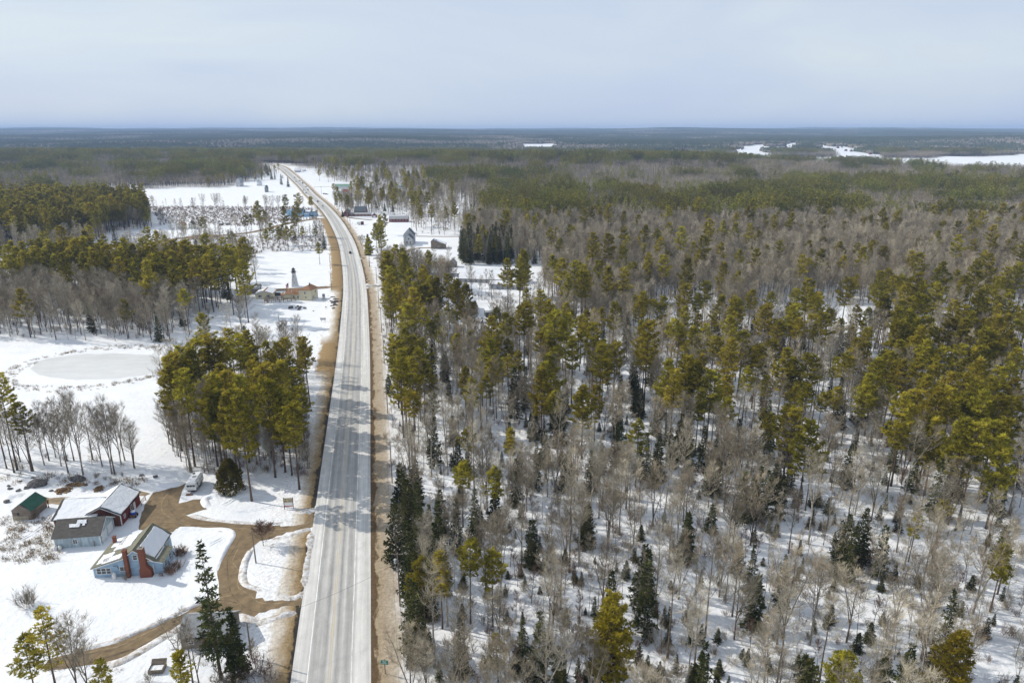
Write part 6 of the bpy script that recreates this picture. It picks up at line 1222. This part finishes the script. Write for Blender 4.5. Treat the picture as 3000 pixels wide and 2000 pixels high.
ZONES = [  # polygon of base pixels, chance per 4 m cell: pine thinpine spruce bare sapling shrub grass, words
    ([(-300, 862), (0, 865), (250, 880), (430, 905), (560, 915), (640, 910), (720, 878), (745, 858), (720, 840), (450, 836), (200, 836), (-300, 832)], (.22, .03, .01, .08, .04, .05, 0), 'in the left-hand pine stand'),
    ([(-300, 860), (0, 862), (250, 872), (430, 895), (600, 920), (560, 965), (480, 985), (300, 988), (0, 978), (-300, 970)], (.0, 0, .008, .66, .18, .26, .05), 'in the bare stand behind the pond'),
    ([(480, 1150), (520, 1130), (640, 1080), (760, 1030), (880, 1040), (905, 1080), (905, 1240), (885, 1300), (600, 1300), (500, 1250)], (.02, .03, .02, .26, .2, .2, 0), 'in the grove between pond and road'),
    ([(470, 1250), (600, 1300), (885, 1300), (872, 1370), (760, 1392), (640, 1388), (560, 1380), (500, 1330)], (.0, .0, .03, .42, .26, .3, .05), 'in the grove edge by the camper'),
    ([(-300, 1290), (0, 1300), (200, 1330), (330, 1345), (430, 1375), (430, 1392), (300, 1392), (100, 1388), (-300, 1380)], (0, 0, .012, .13, .13, .16, .1), 'in the row below the pond'),
    ([(-300, 625), (0, 622), (150, 615), (300, 612), (420, 620), (450, 660), (440, 690), (300, 700), (100, 725), (-300, 735)], (.36, 0, .02, .22, .08, .1, 0), 'in the dark left-hand pine wood'),
    ([(440, 605), (900, 608), (960, 620), (950, 640), (830, 650), (740, 670), (560, 650), (470, 660)], (.0, .0, .0, .012, .02, .85, .9), 'on the snowy left-hand wetland'),
    ([(300, 712), (500, 704), (700, 692), (900, 692), (962, 705), (962, 745), (830, 735), (740, 745), (600, 740), (480, 738), (300, 745)], (.0, .0, .004, .03, .28, .6, .5), 'on the snowy left-hand wetland'),
    ([(440, 1900), (860, 1880), (850, 2300), (100, 2300), (120, 1990)], (0, 0, .02, .03, .06, .28, .2), 'beside the grey shed'),
    ([(930, 520), (1200, 520), (1340, 600), (1340, 690), (1200, 700), (1180, 640), (1010, 645), (960, 600), (1040, 590)], (.016, .0, .006, .13, .10, .12, .1), 'around the houses up the road'),
    ([(1090, 640), (1360, 640), (1360, 790), (1110, 800)], (.003, .0, .004, .025, .03, .05, .1), 'near the weathered grey house'),
    ([(1100, 1000), (1180, 1000), (1160, 1500), (1190, 2300), (1080, 2300), (1080, 1400)], (.0, .02, .03, .05, .12, .5, .5), 'along the right roadside edge'),
    ([(1235, 855), (1620, 855), (1600, 975), (1300, 990)], (.0, .02, .0, .07, .3, .35, .1), 'in front of the long sheds'),
    ([(1105, 850), (1320, 850), (1270, 1190), (1115, 1190)], (.05, .05, .03, .28, .25, .4, .05), 'in the roadside pines on the right'),
    ([(1100, 860), (1640, 860), (1640, 1000), (1560, 1230), (1130, 1240)], (.012, .06, .03, .32, .34, .4, .05), ZR),
    ([(1130, 1230), (3300, 1200), (3300, 1500), (1130, 1500)], (.0, .02, .06, .19, .28, .5, .1), ZR),
    ([(1130, 1480), (3300, 1480), (3300, 2400), (1130, 2400)], (.0, .004, .03, .21, .36, .66, .12), ZR),
    ([(2500, 900), (3300, 880), (3300, 1260), (2560, 1240)], (.08, .04, .01, .16, .14, .14, 0), 'in the dense right-edge pine stand'),
    ([(1560, 980), (2560, 960), (2600, 1240), (1520, 1250)], (.02, .05, .05, .23, .26, .36, .05), ZR),
    ([(1100, 600), (3400, 600), (3400, 1000), (1100, 1000)], (.02, .015, .008, .72, .22, .10, 0), 'among the grey right-hand hardwoods'),
    ([(-400, 690), (760, 690), (745, 845), (-400, 838)], (.01, .01, .01, .10, .06, .3, .2), 'in the brush behind the left-hand pines'),
    ([(560, 860), (1000, 860), (1000, 1010), (560, 1010)], (.0, .0, .002, .02, .03, .08, .1), 'on the snow below the pine stand'),
    ([(-400, 560), (1000, 560), (1000, 1000), (-400, 1000)], (.10, .02, .01, .20, .1, .1, 0), 'in the left-hand woods'),
]
KORD = ('pine', 'thinpine', 'spruce', 'bare', 'sapling', 'shrub', 'grass')
Y_MID = 640.0
def scatter_near():
    c = 4.0; r = random.Random(99)
    for gy in np.arange(58, 1330, c):
        w = .80 * gy + 45; xs = np.arange(-w, w, c) + rng.random(len(np.arange(-w, w, c))) * c * .95; ys = gy + rng.random(len(xs)) * c * .95
        px, py = proj(xs, ys); ok = (px > -260) & (px < 3260) & (py < 2380)
        op = is_open(px, py); ro = road_off(xs, ys); near = (ro > -15.5) & (ro < 12.5); grassy = (np.abs(ro) < 19)
        zi = np.full(len(xs), -1)
        for k in range(len(ZONES) - 1, -1, -1): zi[in_poly(px, py, ZONES[k][0])] = k
        for i in range(len(xs)):
            if not ok[i] or op[i] or near[i] or zi[i] < 0: continue
            if gy > Y_MID and zi[i] not in (5, 6, 7, 9): continue
            x, y = xs[i], ys[i]
            if any((x - bx) ** 2 + (y - by) ** 2 < br * br for bx, by, br in BLOCK): continue
            P, words = ZONES[zi[i]][1], ZONES[zi[i]][2]; u = r.random(); a = 0
            cl = .55 + .9 * float(vnoise(x, y, 14, 7))
            for kd, p in zip(KORD[:5], P[:5]):
                a += p * (cl if kd in ('bare', 'sapling') else 1.0)
                if u < a: plant(kd, x, y, None, words, None, None, r); break
            for q in range(2):
              if r.random() < P[5] * cl * (.95 if q == 0 else .55 * (P[5] > .3)): plant('shrub', x + rv(r, -2, 2), y + rv(r, -2, 2), None, words, None, r.choice((1, 3)) if zi[i] in (6, 7) else None, r)
            if r.random() < P[6]: plant('grass', x + rv(r, -2, 2), y + rv(r, -2, 2), None, words, None, None, r)
scatter_near()
r_ = random.Random(63)
for i in range(170):
    a, c = rv(r_, 0, 400), rv(r_, 380, 700)
    if a > 360 and c < 620: continue
    p = G(a / 2.352, 1350 + c / 2.352); plant(r_.choice(('grass', 'grass', 'shrub')), p.x, p.y, rv(r_, .4, 1.0), 'in the yard by the green-roofed shed', None, None, r_)
for i in range(90):
    p = G(rv(r_, 870, 905), rv(r_, 1180, 1400)); plant(r_.choice(('sapling', 'shrub', 'shrub')), p.x, p.y, None, 'in the grove edge by the road', None, None, r_)
for x, y, h in ((878, 1345, 17), (866, 1330, 19), (892, 1290, 18), (885, 1250, 20), (898, 1180, 19), (872, 1310, 18), (900, 1120, 18)):
    p = G(x, y); plant('pine', p.x, p.y, h, 'in the grove between pond and road', None, r_.choice((1, 3, 5)), r_)
def fill(poly, n, kinds, h0, h1, zone, seed):
    r = random.Random(seed); xs = [p[0] for p in poly]; ys = [p[1] for p in poly]; k = 0
    while k < n:
        x, y = rv(r, min(xs), max(xs)), rv(r, min(ys), max(ys))
        if in_poly(np.array([x]), np.array([y]), poly)[0]:
            p = G(x, y); kd = r.choice(kinds); k += 1
            if not any((p.x - bx) ** 2 + (p.y - by) ** 2 < (br * .8) ** 2 for bx, by, br in BLOCK): plant(kd, p.x, p.y, rv(r, h0, h1) * (1.3 if kd == 'pine' else 1), zone, None, None, r)
fill([(600, 538), (690, 533), (690, 546), (600, 555)], 26, ('pine', 'bare', 'bare'), 13, 16, 'beside the bow-roofed barn', 1)
fill([(715, 528), (760, 524), (830, 510), (852, 514), (800, 530), (740, 540)], 34, ('bare', 'bare', 'bare', 'spruce', 'pine'), 11, 15, 'around the white farmhouse', 2)
fill([(880, 503), (960, 510), (1000, 528), (905, 520)], 30, ('bare', 'bare', 'pine'), 12, 16, 'near the white houses up the road', 3)
fill([(480, 1190), (620, 1160), (650, 1385), (560, 1388), (490, 1310)], 40, ('bare', 'bare', 'sapling'), 12, 17, 'in the grove edge by the camper', 4)
fill([(640, 1290), (880, 1280), (868, 1378), (640, 1386)], 34, ('bare', 'sapling', 'sapling'), 9, 14, 'in the grove edge by the camper', 5)
fill([(480, 1200), (880, 1150), (875, 1385), (560, 1390)], 120, ('shrub',), 1.5, 3.2, 'in the grove edge by the camper', 6)
fill([(1150, 1180), (3050, 1150), (3050, 2050), (1180, 2050)], 340, ('spruce',), 1.6, 4.8, 'in the right-hand woods', 7)
fill([(0, 1385), (430, 1392), (420, 1425), (0, 1415)], 60, ('shrub', 'grass'), .5, 1.5, 'in the row below the pond', 8)
# weeds on the verges and round the pond
r_ = random.Random(31)
for i in range(2600):
    k = r_.randrange(12, len(ROAD) - 4); sd = r_.choice((-1, 1)); d = ROAD[k + 1] - ROAD[k]; d = d / np.linalg.norm(d)
    if ROAD[k][1] > 700 and r_.random() < .6: continue
    off = (8.2 + 7.5 * r_.random() ** 1.5) if sd > 0 else -(8.0 + 6.5 * r_.random() ** 1.3); p = ROAD[k] + d * rv(r_, 0, 5) + np.array([d[1], -d[0]]) * off
    if not on_drive(p[0], p[1]): plant('grass', p[0], p[1], None, '', None, None, r_)
for i in range(260):
    a = rv(r_, 0, 6.283); c0 = G(285, 1073); e0 = G(480, 1073); R0 = (e0.x - c0.x) * rv(r_, 1.02, 1.25)
    plant(r_.choice(('grass', 'grass', 'shrub')), c0.x + math.cos(a) * R0, c0.y + math.sin(a) * 21 * rv(r_, 1.05, 1.35), rv(r_, .4, .8), 'round the frozen pond', None, None, r_)

# ------------------------------------------------------------------ single trees as objects, the rest as woods
WORDS = dict(pine='olive white pine', thinpine='slender high-crowned pine', spruce='dark spruce', bare='bare grey hardwood', sapling='thin bare sapling', shrub='leafless shrub')
STUFFN = dict(pine=('pine_wood', 'white pines standing further back in the woods'), thinpine=('thin_pine_wood', 'slender pines further back in the woods'), spruce=('spruce_thicket', 'spruces further back in the woods'), bare=('hardwood_forest', 'bare grey hardwoods further back in the woods'), sapling=('sapling_thicket', 'bare saplings further back in the woods'), shrub=('undergrowth', 'low leafless brush on the snow under the trees'), grass=('dead_grass', 'tufts of dead tan grass poking through the snow'))
def size_word(kind, h):
    ref = dict(pine=(21, 25), thinpine=(16, 19), spruce=(9, 13), bare=(16.5, 19.5), sapling=(8.5, 11.5), shrub=(1.5, 2.2))[kind]
    return 'low' if h < ref[0] else 'tall' if h > ref[1] else 'mid-height'
def place_words(px, py):
    c = ('far-left', 'left', 'centre-left', 'centre', 'centre-right', 'right', 'far-right')[int(min(6, max(0, px / 3000 * 7)))]
    return '%s %s' % (('upper', 'middle', 'lower', 'bottom')[0 if py < 900 else 1 if py < 1250 else 2 if py < 1620 else 3], c)
ONES = ('', 'first', 'second', 'third', 'fourth', 'fifth', 'sixth', 'seventh', 'eighth', 'ninth', 'tenth', 'eleventh', 'twelfth', 'thirteenth', 'fourteenth', 'fifteenth', 'sixteenth', 'seventeenth', 'eighteenth', 'nineteenth')
def ordinal(n):
    if n < 20: return ONES[n]
    t = ('', '', 'twent', 'thirt', 'fort', 'fift', 'sixt', 'sevent', 'eight', 'ninet')[n // 10]; return t + ('ieth' if n % 10 == 0 else 'y-' + ONES[n % 10])
def inst_nodes(name, coll):
    ng = bpy.data.node_groups.new(name, 'GeometryNodeTree'); ng.interface.new_socket('Geometry', in_out='INPUT', socket_type='NodeSocketGeometry'); ng.interface.new_socket('Geometry', in_out='OUTPUT', socket_type='NodeSocketGeometry')
    N = ng.nodes.new; L = ng.links.new; gi = N('NodeGroupInput'); go = N('NodeGroupOutput'); ip = N('GeometryNodeInstanceOnPoints'); ci = N('GeometryNodeCollectionInfo')
    ci.inputs['Collection'].default_value = coll; ci.inputs['Separate Children'].default_value = True; ci.inputs['Reset Children'].default_value = True
    def na(n, t): q = N('GeometryNodeInputNamedAttribute'); q.data_type = t; q.inputs['Name'].default_value = n; return q.outputs[0]
    cx = N('ShaderNodeCombineXYZ'); L(na('rot', 'FLOAT'), cx.inputs['Z'])
    L(gi.outputs[0], ip.inputs['Points']); L(ci.outputs[0], ip.inputs['Instance']); ip.inputs['Pick Instance'].default_value = True
    L(na('idx', 'INT'), ip.inputs['Instance Index']); L(cx.outputs[0], ip.inputs['Rotation']); L(na('scl', 'FLOAT_VECTOR'), ip.inputs['Scale']); L(ip.outputs[0], go.inputs[0])
    return ng
def woods(name, label, cat, kind, pts, rot, scl, idx):
    if not len(pts): return
    me = bpy.data.meshes.new(name); me.from_pydata([tuple(map(float, p)) for p in pts], [], [])
    scl = np.asarray(scl, float); scl = np.repeat(scl[:, None], 3, 1) if scl.ndim == 1 else scl
    for n, t, d, key in (('rot', 'FLOAT', np.asarray(rot, float), 'value'), ('scl', 'FLOAT_VECTOR', scl.ravel(), 'vector'), ('idx', 'INT', np.asarray(idx, np.int32), 'value')):
        a = me.attributes.new(n, t, 'POINT'); a.data.foreach_set(key, d)
    o = bpy.data.objects.new(name, me); COL.objects.link(o); md = o.modifiers.new('scatter', 'NODES'); md.node_group = inst_nodes(name, KIND[kind]['col']); stuff(o, label, cat)
LIMIT = dict(pine=300, thinpine=300, spruce=300, bare=300, sapling=300, shrub=300, grass=0)
def realise():
    for kd, lst in PL.items():
        K = KIND[kd]; scored = []
        if kd != 'grass': ro = road_off([q[0] for q in lst], [q[1] for q in lst]); lst[:] = [q for q, o in zip(lst, ro) if abs(o) > 9.5]
        for i, (x, y, h, rot, v, zone, lab) in enumerate(lst):
            d = y * CT + CAM_H * ST; px, py = proj(x, y, h * .6); vis = -20 < px < 3020 and -20 < py < 2020 and y > 30
            scored.append(((1e9 if lab else h / d) if vis else -1, i))
        scored.sort(reverse=True); single = {i for s, i in scored[:LIMIT[kd]] if s > 0}
        rest = []; same = {}
        for i, (x, y, h, rot, v, zone, lab) in enumerate(lst):
            tm, cm, z0 = K['v'][v]; s = h / z0; wx = s ** .8 if s < 1 else s ** .6
            if i not in single: rest.append(((x, y, hz(x, y)), rot, (wx, wx, s), v)); continue
            px, py = proj(x, y)
            l = lab or '%s %s %s, %s' % (size_word(kd, h), WORDS[kd], zone or 'near the roadside', place_words(px, py))
            if tm is None:
                o = bpy.data.objects.new(K['name'], cm); COL.objects.link(o); tag(o, l, 'shrub', 'leafless shrubs under the trees')
            else:
                o = thing(K['name'], l, 'tree', group=dict(pine='white pines', thinpine='slender pines', spruce='spruces', bare='bare hardwood trees', sapling='bare saplings')[kd])
                for nm, me in (('trunk', tm), ('crown', cm)):
                    c = bpy.data.objects.new(nm, me); COL.objects.link(c); c.parent = o
            o.location = (x, y, hz(x, y)); o.rotation_euler = (0, 0, rot); o.scale = (wx, wx, s); same.setdefault(l, []).append((px, o))
        for l, q in same.items():
            if len(q) > 1:
                for k, (px, o) in enumerate(sorted(q, key=lambda e: e[0])): o['label'] = '%s, %s' % (l, 'leftmost' if k == 0 else 'rightmost' if k == len(q) - 1 else ordinal(k + 1) + ' from left')
        nm, lb = STUFFN[kd]
        if rest: woods(nm, lb, 'grass' if kd == 'grass' else 'woods', kd, [a[0] for a in rest], [a[1] for a in rest], [a[2] for a in rest], [a[3] for a in rest])
        print(kd, len(lst), len(single))
def scatter_far():
    # middle distance: 30 m patches
    P, I = [], []; c = 27.0
    for gy in np.arange(Y_MID + 8, 2750, c):
        w = .80 * gy + 60; xs = np.arange(-w, w, c); xs = xs + (rng.random(len(xs)) - .5) * 8; ys = gy + (rng.random(len(xs)) - .5) * 8
        keep = np.ones(len(xs), bool)
        for dx, dy in ((0, 0), (12, 12), (-12, 12), (12, -12), (-12, -12)):
            px, py = proj(xs + dx, ys + dy); keep &= ~(is_open(px, py) | is_far_open(px, py))
            for k in (5, 6, 7, 9): keep &= ~in_poly(px, py, ZONES[k][0])
        ro = road_off(xs, ys); keep &= ~((np.abs(ro) < 32) & (ys < 1660))
        for bx, by, br in BLOCK: keep &= (xs - bx) ** 2 + (ys - by) ** 2 > (br + 12) ** 2
        n = .42 * vnoise(xs, ys, 150, 11) + .58 * vnoise(xs, ys, 31, 12); n = .5 + (n - .5) * 1.5
        bias = np.where(xs < -150, .02, 0) + .22 * np.exp(-((ys - 1560) / 80) ** 2) * ((xs > -350) & (xs < 700)) + -.05 * ((ys > 900) & (xs > 0)) + .02 * (ys > 1750)
        v = n + bias; ix = np.digitize(v, (.28, .42, .52, .58, .64, .71, .80))
        for i in np.nonzero(keep)[0]: P.append((xs[i], ys[i], hz(xs[i], ys[i]))); I.append(ix[i])
    n = len(P); woods('mixed_forest', 'mixed pine and bare hardwood forest stretching back to the lake', 'forest', 'midpatch', P, rng.integers(0, 4, n) * math.pi / 2, .92 + .2 * rng.random(n), I); print('mid', n)
    P, I, S = [], [], []; gy = 2750.0
    while gy < 15500:
        k = 1.0 if gy < 6000 else 1.0 + (gy - 6000) / 5200; c = 76.0 * k
        w = .79 * gy + 200; xs = np.arange(-w, w, c); xs = xs + (rng.random(len(xs)) - .5) * 20; ys = gy + (rng.random(len(xs)) - .5) * 20; zs_ = hgt(xs, ys)
        px, py = proj(xs, ys); keep = ~is_far_open(px, py); px, py = proj(xs, ys + 35); keep &= ~is_far_open(px, py)
        n = .6 * vnoise(xs, ys, 420, 13) + .4 * vnoise(xs, ys, 130, 14); ix = np.digitize(n, (.34, .44, .54, .66))
        for i in np.nonzero(keep)[0]: P.append((xs[i], ys[i], zs_[i])); I.append(ix[i]); S.append((k, k, 1))
        gy += c
    n = len(P); woods('hill_forest', 'blue hazy forest on the far hills', 'forest', 'farpatch', P, rng.integers(0, 4, n) * math.pi / 2, np.array(S), I); print('far', n)
scatter_far()
realise()
# ------------------------------------------------------------------ the air
def haze():
    mb = MB(); mb.box(-19000, 19000, -400, 18500, -2.0, 182.0); m = bpy.data.materials.new('haze'); m.use_nodes = True; MATS['haze'] = m
    nt = m.node_tree; nt.nodes.clear(); o = nt.nodes.new('ShaderNodeOutputMaterial'); v = nt.nodes.new('ShaderNodeVolumePrincipled')
    v.inputs['Color'].default_value = (.47, .66, 1.0, 1); v.inputs['Density'].default_value = 9.5e-5; v.inputs['Anisotropy'].default_value = .0
    nt.links.new(v.outputs[0], o.inputs['Volume']); ob = mb.build('haze', 'haze'); stuff(ob, 'pale blue haze softening the far hills', 'haze')
haze()
